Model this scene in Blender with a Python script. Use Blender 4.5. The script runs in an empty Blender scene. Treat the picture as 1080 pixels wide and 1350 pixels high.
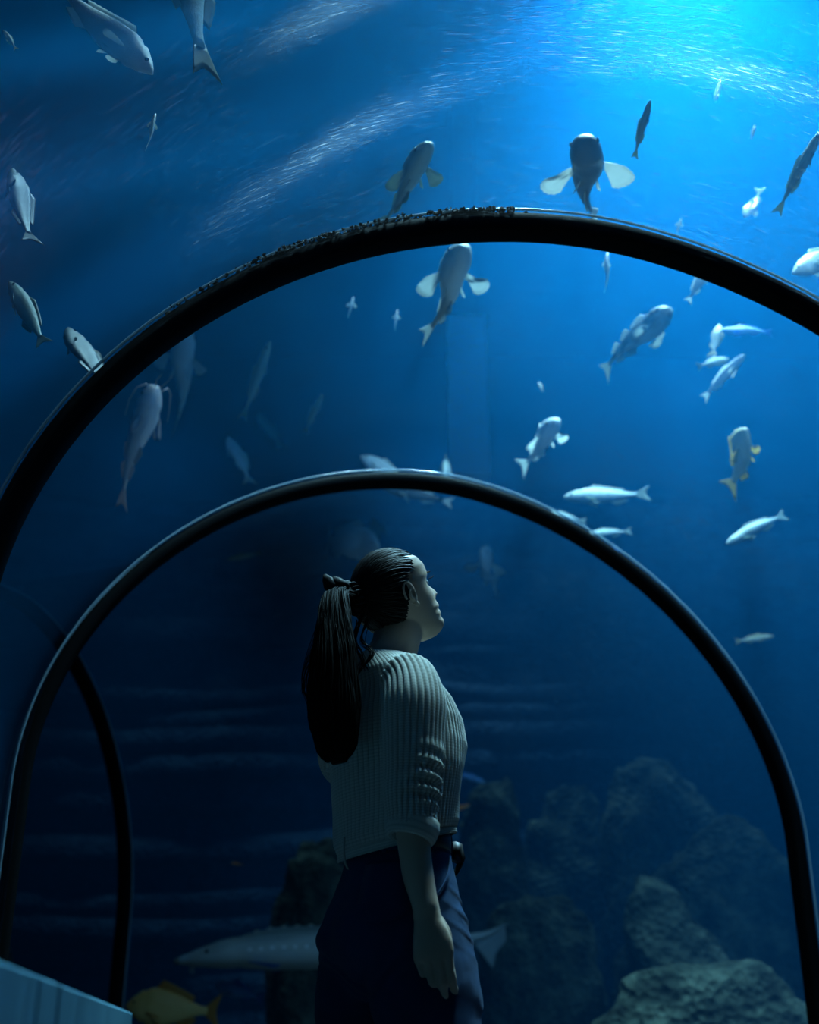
import bpy, bmesh, math, random
from math import sin, cos, tan, pi, radians, atan, atan2, sqrt, exp
from mathutils import Vector, Matrix, noise
import numpy as np
R = random.Random(7)
S = bpy.context.scene
COL = S.collection
V = Vector

# ------------------------------------------------------------------ camera
HC, PITCH, FPX = 0.51, 0.4307, 1650.0
cam_d = bpy.data.cameras.new('camera')
cam_d.sensor_fit = 'VERTICAL'; cam_d.sensor_height = 36.0
cam_d.lens = FPX / 1350.0 * 36.0
cam_d.clip_start = 0.02; cam_d.clip_end = 100
cam = bpy.data.objects.new('camera', cam_d); COL.objects.link(cam)
cam.location = (0, 0, HC); cam.rotation_euler = (pi / 2 + PITCH, 0, 0)
cam_d.dof.use_dof = True; cam_d.dof.focus_distance = 2.68; cam_d.dof.aperture_fstop = 2.6
S.camera = cam

def at(px, py, Y):
    """world point on the plane y = Y seen at photograph pixel (px, py)"""
    u, v = (px - 540) / FPX, (675 - py) / FPX
    d = V((u, cos(PITCH) - v * sin(PITCH), sin(PITCH) + v * cos(PITCH)))
    return V((0, 0, HC)) + d * (Y / d.y)

# ------------------------------------------------------------------ world, exposure, lights
S.view_settings.view_transform = 'Standard'; S.view_settings.look = 'None'
S.view_settings.exposure = 0.0; S.view_settings.gamma = 1.0; S.view_settings.use_curve_mapping = False
w = bpy.data.worlds.new('world'); S.world = w; w.use_nodes = True
w.node_tree.nodes['Background'].inputs[0].default_value = (0.0, 0.02, 0.05, 1)
w.node_tree.nodes['Background'].inputs[1].default_value = 0.0
S.cycles.max_bounces = 6; S.cycles.diffuse_bounces = 2; S.cycles.glossy_bounces = 2
S.cycles.transparent_max_bounces = 24; S.cycles.volume_bounces = 0
S.cycles.transmission_bounces = 4
S.cycles.use_denoising = True
S.cycles.sample_clamp_indirect = 3.0

def spot(name, loc, target, power, color, size, blend, radius):
    l = bpy.data.lights.new(name, 'SPOT'); l.energy = power; l.color = color
    l.spot_size = radians(size); l.spot_blend = blend; l.shadow_soft_size = radius
    o = bpy.data.objects.new(name, l); COL.objects.link(o); o.location = loc
    o.rotation_euler = (V(target) - V(loc)).to_track_quat('-Z', 'Y').to_euler()
    return o
LC = (0.40, 0.86, 1.0)
spot('overhead_spot', (1.4, 4.4, 6.6), (1.3, 4.2, 0), 5600, LC, 63, 1.0, 0.25)
spot('overhead_spot', (2.2, 8.3, 6.9), (2.0, 8.3, 0), 620, LC, 44, 1.0, 0.3)  # unseen spot added to lighten the rocks at the right
spot('overhead_spot', (.3, 9.7, 6.9), (.4, 10.0, 0), 640, LC, 54, 1.0, 0.3)  # unseen, added to brighten the blue of the far water
spot('overhead_spot', (-2.2, 9.5, 6.9), (-2.0, 9.6, 0), 330, LC, 54, 1.0, 0.3)  # unseen, added to lift the far water on the left
spot('overhead_spot', (2.2, 0.4, 6.6), (1.25, 4.2, 3.3), 1000, LC, 34, 1.0, 0.3)  # unseen camera-side spot added to light the fronts of the fish
def panel(name, loc, target, sx, sy, power, color, spread):
    l = bpy.data.lights.new(name, 'AREA'); l.shape = 'RECTANGLE'; l.size = sx; l.size_y = sy; l.energy = power; l.color = color; l.spread = radians(spread)
    o = bpy.data.objects.new(name, l); COL.objects.link(o); o.location = loc
    o.rotation_euler = (V(target) - V(loc)).to_track_quat('-Z', 'Y').to_euler(); return o
panel('overhead_fill', (1.0, 3.0, 7.2), (.15, 2.6, 1.2), 1.2, .8, 82, (.46, .90, 1.0), 50)  # unseen area light added as soft fill over the woman
# unseen narrow spots added at the right to draw light streaks on the acrylic
def rake(p, d, elev, dist, power, color, size, blend=.9):
    p = V(p); d = V((d[0], d[1], 0)).normalized(); src = p + d * dist * cos(radians(elev)) + V((0, 0, dist * sin(radians(elev))))
    spot('streak_spot', src, p, power, color, size, blend, .03)
for p, pw, sz in (((-.31, 2.06, 2.17), 7000, 3.0), ((-.21, 2.05, 2.24), 18000, 2.2), ((-.14, 2.035, 2.285), 42000, 1.5), ((-.09, 2.02, 2.315), 48000, 1.5), ((-.03, 2.0, 2.345), 34000, 1.8), ((.05, 1.975, 2.385), 20000, 2.2)):
    rake(p, (1, .02), 14, 3.4, pw, (.42, .86, 1.0), sz, 1.0)
for p, pw, sz in (((-.18, 1.645, 2.22), 20000, 2.0), ((-.13, 1.645, 2.255), 42000, 1.8), ((-.07, 1.655, 2.29), 42000, 1.7)):
    rake(p, (1, .04), 15, 3.4, pw, (.45, .88, 1.0), sz, 1.0)
rake((.40, 1.86, 2.475), (1, .35), 40, 3.0, 6000, (.58, .58, 1.0), 8, 1.0)
rake((-.55, 3.3, 3.1), (1, -.30), 26, 4.5, 42000, (.5, .85, 1.0), 4.0, 1.0)

# ------------------------------------------------------------------ material helpers
def mat(name, col=(.5, .5, .5), rough=.5, metal=0, spec=.5, **kw):
    m = bpy.data.materials.new(name); m.use_nodes = True
    b = m.node_tree.nodes['Principled BSDF']
    b.inputs['Base Color'].default_value = (*col, 1); b.inputs['Roughness'].default_value = rough
    b.inputs['Metallic'].default_value = metal; b.inputs['Specular IOR Level'].default_value = spec
    for k, v in kw.items(): b.inputs[k.replace('_', ' ')].default_value = v
    return m
def nd(m, t, **kw):
    n = m.node_tree.nodes.new(t)
    for k, v in kw.items():
        if k in n.inputs: n.inputs[k].default_value = v
        else: setattr(n, k, v)
    return n
def lk(m, a, b): m.node_tree.links.new(a, b)

M_rib = mat('black_rib', (.003, .0035, .004), .6, 0, .05)
M_wall = mat('tank_wall_paint', (.02, .10, .22), .8)
M_floor = mat('walkway', (.02, .02, .025), .7)

def water_mat():
    m = bpy.data.materials.new('tank_water'); m.use_nodes = True
    nt = m.node_tree; nt.nodes.clear()
    out = nt.nodes.new('ShaderNodeOutputMaterial')
    sc = nt.nodes.new('ShaderNodeVolumeScatter'); ab = nt.nodes.new('ShaderNodeVolumeAbsorption'); ad = nt.nodes.new('ShaderNodeAddShader')
    sc.inputs['Color'].default_value = (.008, .31, .76, 1); sc.inputs['Density'].default_value = .105; sc.inputs['Anisotropy'].default_value = .35
    ab.inputs['Color'].default_value = (.42, .60, .85, 1); ab.inputs['Density'].default_value = .30
    nt.links.new(sc.outputs[0], ad.inputs[0]); nt.links.new(ab.outputs[0], ad.inputs[1]); nt.links.new(ad.outputs[0], out.inputs['Volume'])
    return m

# ------------------------------------------------------------------ object helpers
def mesh_obj(name, verts, faces, material=None, parent=None, smooth=True):
    me = bpy.data.meshes.new(name); me.from_pydata([tuple(v) for v in verts], [], faces)
    me.update()
    if smooth: me.polygons.foreach_set('use_smooth', [True] * len(me.polygons))
    if material: me.materials.append(material)
    o = bpy.data.objects.new(name, me); COL.objects.link(o)
    if parent: o.parent = parent
    return o
def tag(o, label=None, cat=None, group=None, kind=None):
    if label: o['label'] = label
    if cat: o['category'] = cat
    if group: o['group'] = group
    if kind: o['kind'] = kind
    return o
def grid_faces(nr, nc, closed=True, off=0):
    f = []
    for i in range(nr - 1):
        for j in range(nc if closed else nc - 1):
            k = (j + 1) % nc
            f.append((off + i * nc + j, off + i * nc + k, off + (i + 1) * nc + k, off + (i + 1) * nc + j))
    return f
class MB:
    def __init__(s): s.v = []; s.f = []
    def box(s, x0, x1, y0, y1, z0, z1):
        o = len(s.v)
        s.v += [(x0,y0,z0),(x1,y0,z0),(x1,y1,z0),(x0,y1,z0),(x0,y0,z1),(x1,y0,z1),(x1,y1,z1),(x0,y1,z1)]
        s.f += [tuple(o+i for i in q) for q in ((0,3,2,1),(4,5,6,7),(0,1,5,4),(1,2,6,5),(2,3,7,6),(3,0,4,7))]
        return s
    def rings(s, rings, closed=True, cap=True):
        o = len(s.v); n = len(rings[0])
        for r in rings: s.v += [tuple(p) for p in r]
        s.f += grid_faces(len(rings), n, closed, o)
        if cap and closed:
            s.f.append(tuple(o + i for i in range(n))[::-1]); s.f.append(tuple(o + (len(rings)-1)*n + i for i in range(n)))
        return s
    def tube(s, pts, rad, n=6, cap=True):
        pts = [V(p) for p in pts]; rings = []; up = None
        for i, p in enumerate(pts):
            t = (pts[min(i+1, len(pts)-1)] - pts[max(i-1, 0)]).normalized()
            if up is None: up = t.orthogonal().normalized()
            up = (up - t * up.dot(t)).normalized(); sd = t.cross(up)
            r = rad[i] if hasattr(rad, '__len__') else rad
            rings.append([p + (up * cos(a) + sd * sin(a)) * r for a in (2*pi*k/n for k in range(n))])
        return s.rings(rings, True, cap)
    def build(s, name, material, parent=None, smooth=True):
        return mesh_obj(name, s.v, s.f, material, parent, smooth)
def recalc(o):
    bm = bmesh.new(); bm.from_mesh(o.data); bmesh.ops.recalc_face_normals(bm, faces=bm.faces); bm.to_mesh(o.data); bm.free()

def atz(px, py, z):
    """the point at height z seen at photograph pixel (px, py)"""
    a = at(px, py, 1.0); k = (z - HC) / (a.z - HC); return V((a.x * k, k, z))
def thing(name, label, cat, loc=(0, 0, 0), group=None):
    o = bpy.data.objects.new(name, None); COL.objects.link(o); o.location = loc; o.empty_display_size = .1
    return tag(o, label, cat, group)
def lerp_tab(tab, x):
    """piecewise smooth interpolation of rows (key, a, b, ...) at key x"""
    if x <= tab[0][0]: return tab[0][1:]
    for p, q in zip(tab, tab[1:]):
        if x <= q[0]:
            t = (x - p[0]) / (q[0] - p[0]); t = t * t * (3 - 2 * t) * .5 + t * .5
            return tuple(a + (b - a) * t for a, b in zip(p[1:], q[1:]))
    return tab[-1][1:]
def catmull(pts, n):
    pts = [V(p) if not isinstance(p, V) else p for p in pts]
    P = [pts[0] * 2 - pts[1]] + pts + [pts[-1] * 2 - pts[-2]]; out = []
    for i in range(1, len(P) - 2):
        for k in range(n):
            t = k / n; a, b, c, d = P[i-1], P[i], P[i+1], P[i+2]
            out.append(.5 * ((2*b) + (c-a)*t + (2*a-5*b+4*c-d)*t*t + (3*b-a-3*c+d)*t**3))
    out.append(pts[-1]); return out
# ------------------------------------------------------------------ tunnel geometry
ARCH_R, ARCH_RZ, ARCH_EX, ARCH_H = 1.35, 1.187, 1.055, 1.304
ARCHES = [(0.471, 2.611, .254), (.14, 4.083, .387), (-1.74, 5.343, 1.363)]
def arch_pt(c, yaw, ang, dr=0.0):
    """point of the tunnel section; ang 0..pi over the vault, below 0 / above pi runs down the straight legs (metres)"""
    if ang < 0: u, z = ARCH_R + dr, ARCH_H + ang
    elif ang > pi: u, z = -ARCH_R - dr, ARCH_H - (ang - pi)
    else:
        ca, sa = cos(ang), sin(ang)
        u = (ARCH_R + dr) * math.copysign(abs(ca) ** ARCH_EX, ca); z = ARCH_H + (ARCH_RZ + dr) * abs(sa) ** ARCH_EX
    return V((c[0] + u * cos(yaw), c[1] + u * sin(yaw), z))
ANG = [-ARCH_H + i * ARCH_H / 6 for i in range(6)] + [pi * i / 72 for i in range(73)] + [pi + i * ARCH_H / 6 for i in range(1, 7)]

# centre line knots: (x, y, heading)
CL = [(1.05, -3.0, .10), (.86, 0.0, .16), ARCHES[0], ARCHES[1], ARCHES[2], (-4.6, 5.6, 1.50)]
def cl_pt(i, t):
    a, b = CL[i], CL[i + 1]
    d = sqrt((a[0]-b[0])**2 + (a[1]-b[1])**2)
    t0 = V((-sin(a[2]), cos(a[2]))) * d; t1 = V((-sin(b[2]), cos(b[2]))) * d
    h = (2*t**3-3*t*t+1, t**3-2*t*t+t, -2*t**3+3*t*t, t**3-t*t)
    p = V((a[0], a[1])) * h[0] + t0 * h[1] + V((b[0], b[1])) * h[2] + t1 * h[3]
    return (p.x, p.y), a[2] + (b[2] - a[2]) * t
def section_rings(i, n, dr):
    return [[arch_pt(c, yw, a, dr) for a in ANG] for c, yw in (cl_pt(i, k / n) for k in range(n + 1))]
# ------------------------------------------------------------------ tank water, tank walls
def build_water():
    mb = MB(); mb.box(-6.5, 6.5, -3.4, 11.2, 0.0, 5.6)
    rings = []
    for i in range(5):
        r = section_rings(i, 8, 0.05)
        rings += r if i == 0 else r[1:]
    mb.rings(rings, True, True)
    o = mb.build('tank_water', water_mat(), None, False)
    bm = bmesh.new(); bm.from_mesh(o.data); bmesh.ops.recalc_face_normals(bm, faces=bm.faces)
    isl = [f for f in bm.faces if f.verts[0].index >= 8]          # the tunnel's hollow must face into the tunnel
    c = V((.86, 0, 1.2))
    f0 = min(isl, key=lambda f: (f.calc_center_median() - c).length)
    if f0.normal.dot(c - f0.calc_center_median()) < 0:
        for f in isl: f.normal_flip()
    bm.to_mesh(o.data); bm.free()
    tag(o, None, None, None, 'structure')
build_water()

def struct(name, mb, m, smooth=False):
    o = mb.build(name, m, None, smooth); o['kind'] = 'structure'; return o
def banded_wall(name, P0, P1, nrm, z1, material, seed):
    """tank wall with ledges shaped to catch light as horizontal bands, each its own depth"""
    P0, P1, nrm = V(P0), V(P1), V(nrm); mb = MB(); nx = 90; L = (P1 - P0).length
    zs = []; z = 0; rr = random.Random(seed)
    while z < z1: h = rr.uniform(.09, .30); zs.append((z, min(z + h, z1), rr.uniform(0, .22))); z += h
    rows = []
    for a, b, d in zs:
        e = min(.03, (b - a) * .25); rows += [(a + .001, d * .55), (a + e, d), (b - e, d * .95), (b - .001, d * .5)]
    rings = []
    for zz, d in rows:
        ring = []
        for i in range(nx + 1):
            t = i / nx; p = P0.lerp(P1, t); q = V((p.x * .9, p.y * .9, zz * 3))
            tilt = .10 * noise.noise(V((t * L * .35, seed, 0))) + .035 * t * L * .3
            ring.append(p + nrm * max(.0, d + .16 * noise.noise(q) + .05 * noise.noise(q * 4)) + V((0, 0, min(zz + tilt, z1) if zz > .2 else zz)))
        rings.append(ring)
    mb.rings(rings, False, False); return struct(name, mb, material, True)

def rock_mat(name, c0, c1, c2):
    m = mat(name, c0, .9, 0, .2); b = m.node_tree.nodes['Principled BSDF']
    tc = nd(m, 'ShaderNodeTexCoord'); n1 = nd(m, 'ShaderNodeTexNoise'); n1.inputs['Scale'].default_value = 5; n1.inputs['Detail'].default_value = 8; n1.inputs['Roughness'].default_value = .65
    vo = nd(m, 'ShaderNodeTexVoronoi'); vo.inputs['Scale'].default_value = 22
    lk(m, tc.outputs['Object'], n1.inputs['Vector']); lk(m, tc.outputs['Object'], vo.inputs['Vector'])
    cr = nd(m, 'ShaderNodeValToRGB'); e = cr.color_ramp.elements
    e[0].position = .38; e[0].color = (*c0, 1); e[1].position = .66; e[1].color = (*c2, 1); k = e.new(.5); k.color = (*c1, 1)
    lk(m, n1.outputs[0], cr.inputs[0]); lk(m, cr.outputs[0], b.inputs['Base Color'])
    ad = nd(m, 'ShaderNodeMath', operation='ADD'); lk(m, n1.outputs[0], ad.inputs[0]); lk(m, vo.outputs[0], ad.inputs[1])
    bp = nd(m, 'ShaderNodeBump'); bp.inputs['Strength'].default_value = .8; bp.inputs['Distance'].default_value = .03
    lk(m, ad.outputs[0], bp.inputs['Height']); lk(m, bp.outputs[0], b.inputs['Normal'])
    return m
M_ledge = rock_mat('tank_backdrop_rock', (.015, .035, .065), (.028, .06, .10), (.05, .10, .145))
M_rock = rock_mat('encrusted_rock', (.014, .019, .013), (.042, .055, .036), (.125, .15, .10))
M_sand = rock_mat('gravel_bed', (.10, .10, .08), (.16, .15, .12), (.22, .21, .17))
M_dark = mat('dark_plaster', (.01, .012, .016), .9)

struct('floor', MB().box(-6.6, 6.6, -3.5, 11.3, -.3, -.012), M_sand)
banded_wall('wall_back', (-6.4, 10.9, 0), (6.4, 10.9, 0), (0, -1, 0), 5.6, M_ledge, 3)  # ledges stand in for rippling bands of light across the far water
banded_wall('wall_right', (6.3, 11, 0), (6.3, -3.2, 0), (-1, 0, 0), 5.6, M_ledge, 5)
banded_wall('wall_left', (-6.3, -3.2, 0), (-6.3, 11, 0), (1, 0, 0), 5.6, M_ledge, 8)
struct('wall_front', MB().box(-6.6, 6.6, -3.7, -3.5, -.3, 7.5), M_dark)
struct('ceiling', MB().box(-6.6, 6.6, -3.7, 11.3, 7.5, 7.7), M_dark)

# ------------------------------------------------------------------ tunnel: walkway, acrylic panes, ribs
def sweep(i0, i1, n, fn):
    out = []
    for i in range(i0, i1):
        for k in range(n + (1 if i == i1 - 1 else 0)):
            c, yw = cl_pt(i, k / n); out.append(fn(V((c[0], c[1], 0)), V((cos(yw), sin(yw), 0))))
    return out
mb = MB(); mb.rings(sweep(0, 5, 8, lambda c, u: [c + u * s_ + V((0, 0, z)) for s_, z in ((-1.30, -.01), (1.30, -.01), (1.30, 0), (-1.30, 0))]), True, True)
struct('trim_1', mb, M_floor)
for sg in (-1, 1):
    mb = MB(); mb.rings(sweep(0, 5, 8, lambda c, u: [c + u * (sg * s_) + V((0, 0, z)) for s_, z in ((1.20, .0), (1.33, .0), (1.33, .18), (1.24, .18), (1.20, .15))]), True, True)
    struct('baseboard_left' if sg < 0 else 'baseboard_right', mb, M_rib)

def acrylic_mat(name, HAZE, lo, hi):
    m = bpy.data.materials.new(name); m.use_nodes = True; nt = m.node_tree; nt.nodes.clear()
    out = nt.nodes.new('ShaderNodeOutputMaterial')
    tr = nd(m, 'ShaderNodeBsdfTransparent'); tr.inputs[0].default_value = (.97, .985, .99, 1)
    gl = nd(m, 'ShaderNodeBsdfGlossy'); gl.inputs['Roughness'].default_value = .06
    tl = nd(m, 'ShaderNodeBsdfTranslucent'); tl.inputs[0].default_value = (.9, .95, 1, 1)
    df = nd(m, 'ShaderNodeBsdfDiffuse'); df.inputs[0].default_value = (.9, .95, 1, 1); td = nd(m, 'ShaderNodeMixShader'); lk(m, tl.outputs[0], td.inputs[1]); lk(m, df.outputs[0], td.inputs[2])
    fr = nd(m, 'ShaderNodeFresnel'); fr.inputs[0].default_value = 1.25
    uv = nd(m, 'ShaderNodeUVMap')
    mp = nd(m, 'ShaderNodeMapping'); mp.inputs['Scale'].default_value = (16, 640, 1); lk(m, uv.outputs[0], mp.inputs[0])
    n1 = nd(m, 'ShaderNodeTexNoise'); n1.inputs['Scale'].default_value = 1; n1.inputs['Detail'].default_value = 5; n1.inputs['Roughness'].default_value = .6; n1.inputs['Distortion'].default_value = .4
    lk(m, mp.outputs[0], n1.inputs['Vector'])
    n2 = nd(m, 'ShaderNodeTexNoise'); n2.inputs['Scale'].default_value = 2.2; n2.inputs['Detail'].default_value = 3; lk(m, uv.outputs[0], n2.inputs['Vector'])
    r1 = nd(m, 'ShaderNodeMapRange'); r1.inputs[1].default_value = lo; r1.inputs[2].default_value = hi; r1.inputs[3].default_value = .0; r1.inputs[4].default_value = 1; lk(m, n1.outputs[0], r1.inputs[0])
    r2 = nd(m, 'ShaderNodeMapRange'); r2.inputs[1].default_value = .38; r2.inputs[2].default_value = .66; r2.inputs[3].default_value = .2; r2.inputs[4].default_value = 1.6; lk(m, n2.outputs[0], r2.inputs[0])
    mu = nd(m, 'ShaderNodeMath', operation='MULTIPLY'); lk(m, r1.outputs[0], mu.inputs[0]); lk(m, r2.outputs[0], mu.inputs[1])
    ma = nd(m, 'ShaderNodeMath', operation='MULTIPLY_ADD'); ma.inputs[1].default_value = HAZE[0]; ma.inputs[2].default_value = HAZE[1]; lk(m, mu.outputs[0], ma.inputs[0])
    m1 = nd(m, 'ShaderNodeMixShader'); lk(m, ma.outputs[0], m1.inputs[0]); lk(m, tr.outputs[0], m1.inputs[1]); lk(m, td.outputs[0], m1.inputs[2])
    fm = nd(m, 'ShaderNodeMath', operation='MULTIPLY'); fm.inputs[1].default_value = .30; lk(m, fr.outputs[0], fm.inputs[0])
    m2 = nd(m, 'ShaderNodeMixShader'); lk(m, fm.outputs[0], m2.inputs[0]); lk(m, m1.outputs[0], m2.inputs[1]); lk(m, gl.outputs[0], m2.inputs[2])
    lk(m, m2.outputs[0], out.inputs['Surface'])
    return m
M_acrylic = acrylic_mat('acrylic', (.016, .0004), .50, .78)
M_scratched = acrylic_mat('scratched_acrylic', (.26, .0060), .595, .72)
NA = len(ANG)
for w_i in range(5):
    r = section_rings(w_i, 10, .004); mb = MB(); mb.rings(r, False, False)
    o = struct('window_%d' % (w_i + 1), mb, M_scratched if w_i == 1 else M_acrylic, True)
    me = o.data; uvl = me.uv_layers.new(name='UVMap'); li = np.empty(len(me.loops), dtype=np.int32); me.loops.foreach_get('vertex_index', li)
    arc = [0.0]
    for a, b in zip(r[0], r[0][1:]): arc.append(arc[-1] + (b - a).length)
    alo = [0.0]
    for a, b in zip(r, r[1:]): alo.append(alo[-1] + (b[NA // 2] - a[NA // 2]).length)
    arr = np.empty(len(li) * 2, dtype=np.float32); arr[0::2] = np.asarray(arc)[li % NA]; arr[1::2] = np.asarray(alo)[li // NA] + w_i * 3.7
    uvl.data.foreach_set('uv', arr)

M_seal = mat('perished_black_sealant', (.004, .005, .006), .7, 0, .15)
M_lip = mat('pale_highlight_lip', (.35, .5, .6), .15, 0, .6)  # pale tone for the added highlight line on the arches
def arch_thing(i, rad, depth, label):
    x, y, yw = ARCHES[i]; hd = V((-sin(yw), cos(yw), 0))
    t = thing('tunnel_arch', label, 'arch', (x, y, 0), 'ribs of the tunnel')
    def loc(rings): return [[p - V((x, y, 0)) for p in r] for r in rings]
    prof = [(math.copysign(abs(cos(a))**.55, cos(a)) * rad / 2, math.copysign(abs(sin(a))**.55, sin(a)) * depth / 2) for a in (2*pi*k/18 for k in range(18))]
    MB().rings(loc([[arch_pt((x, y), yw, a, p[0]) + hd * p[1] for p in prof] for a in ANG]), True, True).build('rib', M_rib, t)
    for sg in (-1, 1):   # pale lip added along the rib to carry a thin lamp highlight
        MB().rings(loc([[arch_pt((x, y), yw, a, rad / 2 + .004 + .0035 * cos(q)) + hd * (sg * depth * .42 + .0035 * sin(q)) for q in (2*pi*k/6 for k in range(6))] for a in ANG]), True, True).build('highlight_lip', M_lip, t)
    for sg in (-1, 1):
        u = V((cos(yw), sin(yw), 0)); mb = MB(); c = u * (sg * ARCH_R)
        mb.rings([[c + u * a + hd * b + V((0, 0, z)) for a, b in ((-.06*s_, -.07*s_), (.06*s_, -.07*s_), (.06*s_, .07*s_), (-.06*s_, .07*s_))] for z, s_ in ((0, 1), (.035, 1), (.04, .9), (.06, .7))], True, True)
        mb.build('base_shoe', M_rib, t, False)
    return t, hd
t1, hd1 = arch_thing(0, .056, .075, 'nearest black tunnel arch, crumbling sealant along its upper left edge')
arch_thing(1, .050, .070, 'second black tunnel arch, crossing behind the ponytailed woman')
arch_thing(2, .050, .070, 'farthest black tunnel arch, its leg standing dark at the left edge')
# crumbling sealant on the near arch
x, y, yw = ARCHES[0]; mb = MB(); rr = random.Random(4)
for k in range(620):
    a = rr.choice([rr.uniform(1.75, 2.45), rr.uniform(1.75, 2.0), rr.uniform(2.0, 2.3), rr.gauss(1.83, .03)])
    s_ = rr.uniform(.0014, .0042) ; c = arch_pt((x, y), yw, a, .028 + rr.uniform(-.005, .0045) + .009 * max(0, noise.noise(V((a * 22, 0, 0))))) - hd1 * rr.uniform(.015, .040) - V((x, y, 0))
    rings = [[c + V((cos(q) * cos(e), sin(q) * cos(e), sin(e))) * s_ * rr.uniform(.4, 1.9) for q in (2*pi*j/6 for j in range(6))] for e in (-1.3, -.5, .4, 1.2)]
    mb.rings(rings, True, True)
o = mb.build('sealant', M_seal, t1, False); o['kind'] = 'stuff'

# brushed steel barrier at the left
def steel_mat():
    m = mat('brushed_steel', (.30, .66, .85), .36, 1.0)  # blue reflected from the water is put into the base colour
    b = m.node_tree.nodes['Principled BSDF']; tc = nd(m, 'ShaderNodeTexCoord'); mp = nd(m, 'ShaderNodeMapping'); mp.inputs['Scale'].default_value = (60, 60, .8)
    n = nd(m, 'ShaderNodeTexNoise'); n.inputs['Scale'].default_value = 2; n.inputs['Detail'].default_value = 4
    lk(m, tc.outputs['Object'], mp.inputs[0]); lk(m, mp.outputs[0], n.inputs['Vector'])
    r = nd(m, 'ShaderNodeMapRange'); r.inputs[3].default_value = .30; r.inputs[4].default_value = .60; lk(m, n.outputs[0], r.inputs[0]); lk(m, r.outputs[0], b.inputs['Roughness'])
    bp = nd(m, 'ShaderNodeBump'); bp.inputs['Strength'].default_value = .12; bp.inputs['Distance'].default_value = .001; lk(m, n.outputs[0], bp.inputs['Height']); lk(m, bp.outputs[0], b.inputs['Normal'])
    return m
M_steel = steel_mat()
BZ = .62; A_, B_ = atz(0, 1268, BZ), atz(172, 1335, BZ); bd = (B_ - A_).normalized(); bn = V((bd.y, -bd.x, 0))
s1, s2 = (atz(48, 1286.5, BZ) - A_).dot(bd), (atz(72, 1297, BZ) - A_).dot(bd); sE = (B_ - A_).length
org = V((A_.x, A_.y, 0)); bar = thing('barrier', 'low brushed steel clad barrier at the left edge of the walkway', 'barrier', tuple(org))
def slab(name, a, b, d0, d1, z0, z1, m=None):
    bv = .003; rings = []
    for d, e in ((d0, bv), (d0 + bv, 0), (d1 - bv, 0), (d1, bv)):
        rings.append([bd * p + bn * d + V((0, 0, z)) for p, z in ((a + e, z0 + e), (b - e, z0 + e), (b - e, z1 - e), (a + e, z1 - e))])
    mb = MB(); mb.rings(rings, True, True); o = mb.build(name, m or M_steel, bar, False); recalc(o); return o
slab('core', -.9, sE - .004, -.30, -.004, .0, BZ - .004, M_rib)
slab('panel', -.9, s1 - .001, -.004, .004, .03, BZ); slab('panel', s1 + .001, s2 - .008, -.004, .005, .03, BZ); slab('panel', s2 + .008, sE, -.004, .004, .03, BZ)
slab('top_cap', -.9, sE, -.30, -.005, BZ - .004, BZ)

# ------------------------------------------------------------------ rocks
def rock(label, px, top, width, Y, depth=None, seed=1, tilt=0, squash=1.0, group='boulders on the tank bed', bottom=0.0):
    p = at(px, top, Y); dep = (at(px + width / 2, top, Y) - at(px - width / 2, top, Y)).length
    hx = dep / 2; hy = (depth or dep * .8) / 2; hz = max(.15, (p.z - bottom) / 2)
    bm = bmesh.new(); bmesh.ops.create_icosphere(bm, subdivisions=5, radius=1)
    off = V((seed * 7.3, seed * 3.1, seed * 1.7))
    for v in bm.verts:
        q = v.co.copy(); q = V([math.copysign(abs(c) ** .8, c) for c in q])
        w_ = V((q.x * hx, q.y * hy, q.z * hz))
        d = .34 * noise.noise(w_ * 1.6 + off) + .26 * noise.noise(w_ * 3.7 + off) + .16 * noise.noise(w_ * 8 + off) + .055 * noise.noise(w_ * 17 + off) + .03 * noise.noise(w_ * 36 + off)
        k = 1 + d * .75; v.co = V((w_.x * k + tilt * w_.z, w_.y * k, w_.z * (1 + d * .35)))
    zmax = max(v.co.z for v in bm.verts); zmin = min(v.co.z for v in bm.verts); H = p.z - bottom
    for v in bm.verts: v.co.z = (v.co.z - zmin) / (zmax - zmin) * H
    me = bpy.data.meshes.new('rock'); bm.to_mesh(me); bm.free(); me.polygons.foreach_set('use_smooth', [True] * len(me.polygons)); me.materials.append(M_rock)
    o = bpy.data.objects.new('rock', me); COL.objects.link(o); o.location = (p.x, p.y, bottom - .012)
    return tag(o, label, 'rock', group)
rock('largest craggy boulder at the right, its rounded top encrusted with growth', 925, 1072, 250, 7.75, .8, 1, .10)
rock('tall rock peak behind the right boulders, highest of the ridge', 862, 994, 165, 9.0, .6, 2)
rock('shoulder of rock sloping down against the right leg of the second arch', 1040, 1165, 120, 8.7, .5, 3)
rock('leaning slab of pale rock over the dark cave', 905, 1150, 120, 7.0, .36, 4, -.22)
rock('low rubble boulder in front at the lower right corner', 930, 1262, 300, 6.40, .42, 5)
rock('rounded ridge rock left of the peak, dim in the haze', 745, 1032, 125, 9.75, .5, 6)
rock('faint ridge rock just right of the woman at waist height', 648, 1022, 95, 9.3, .6, 7)
rock('dark ledge rock left of the cave mouth', 705, 1175, 150, 8.0, .6, 8)
rock('dim rock mound behind the back of the woman at hip height', 425, 1098, 120, 8.6, .8, 9)
rock('pale low rock at the far left edge beyond the arches', 0, 1215, 60, 8.4, .5, 10)
rock('sloping dark rock between the mound and the sturgeon', 545, 1130, 95, 9.3, .5, 11)
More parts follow.
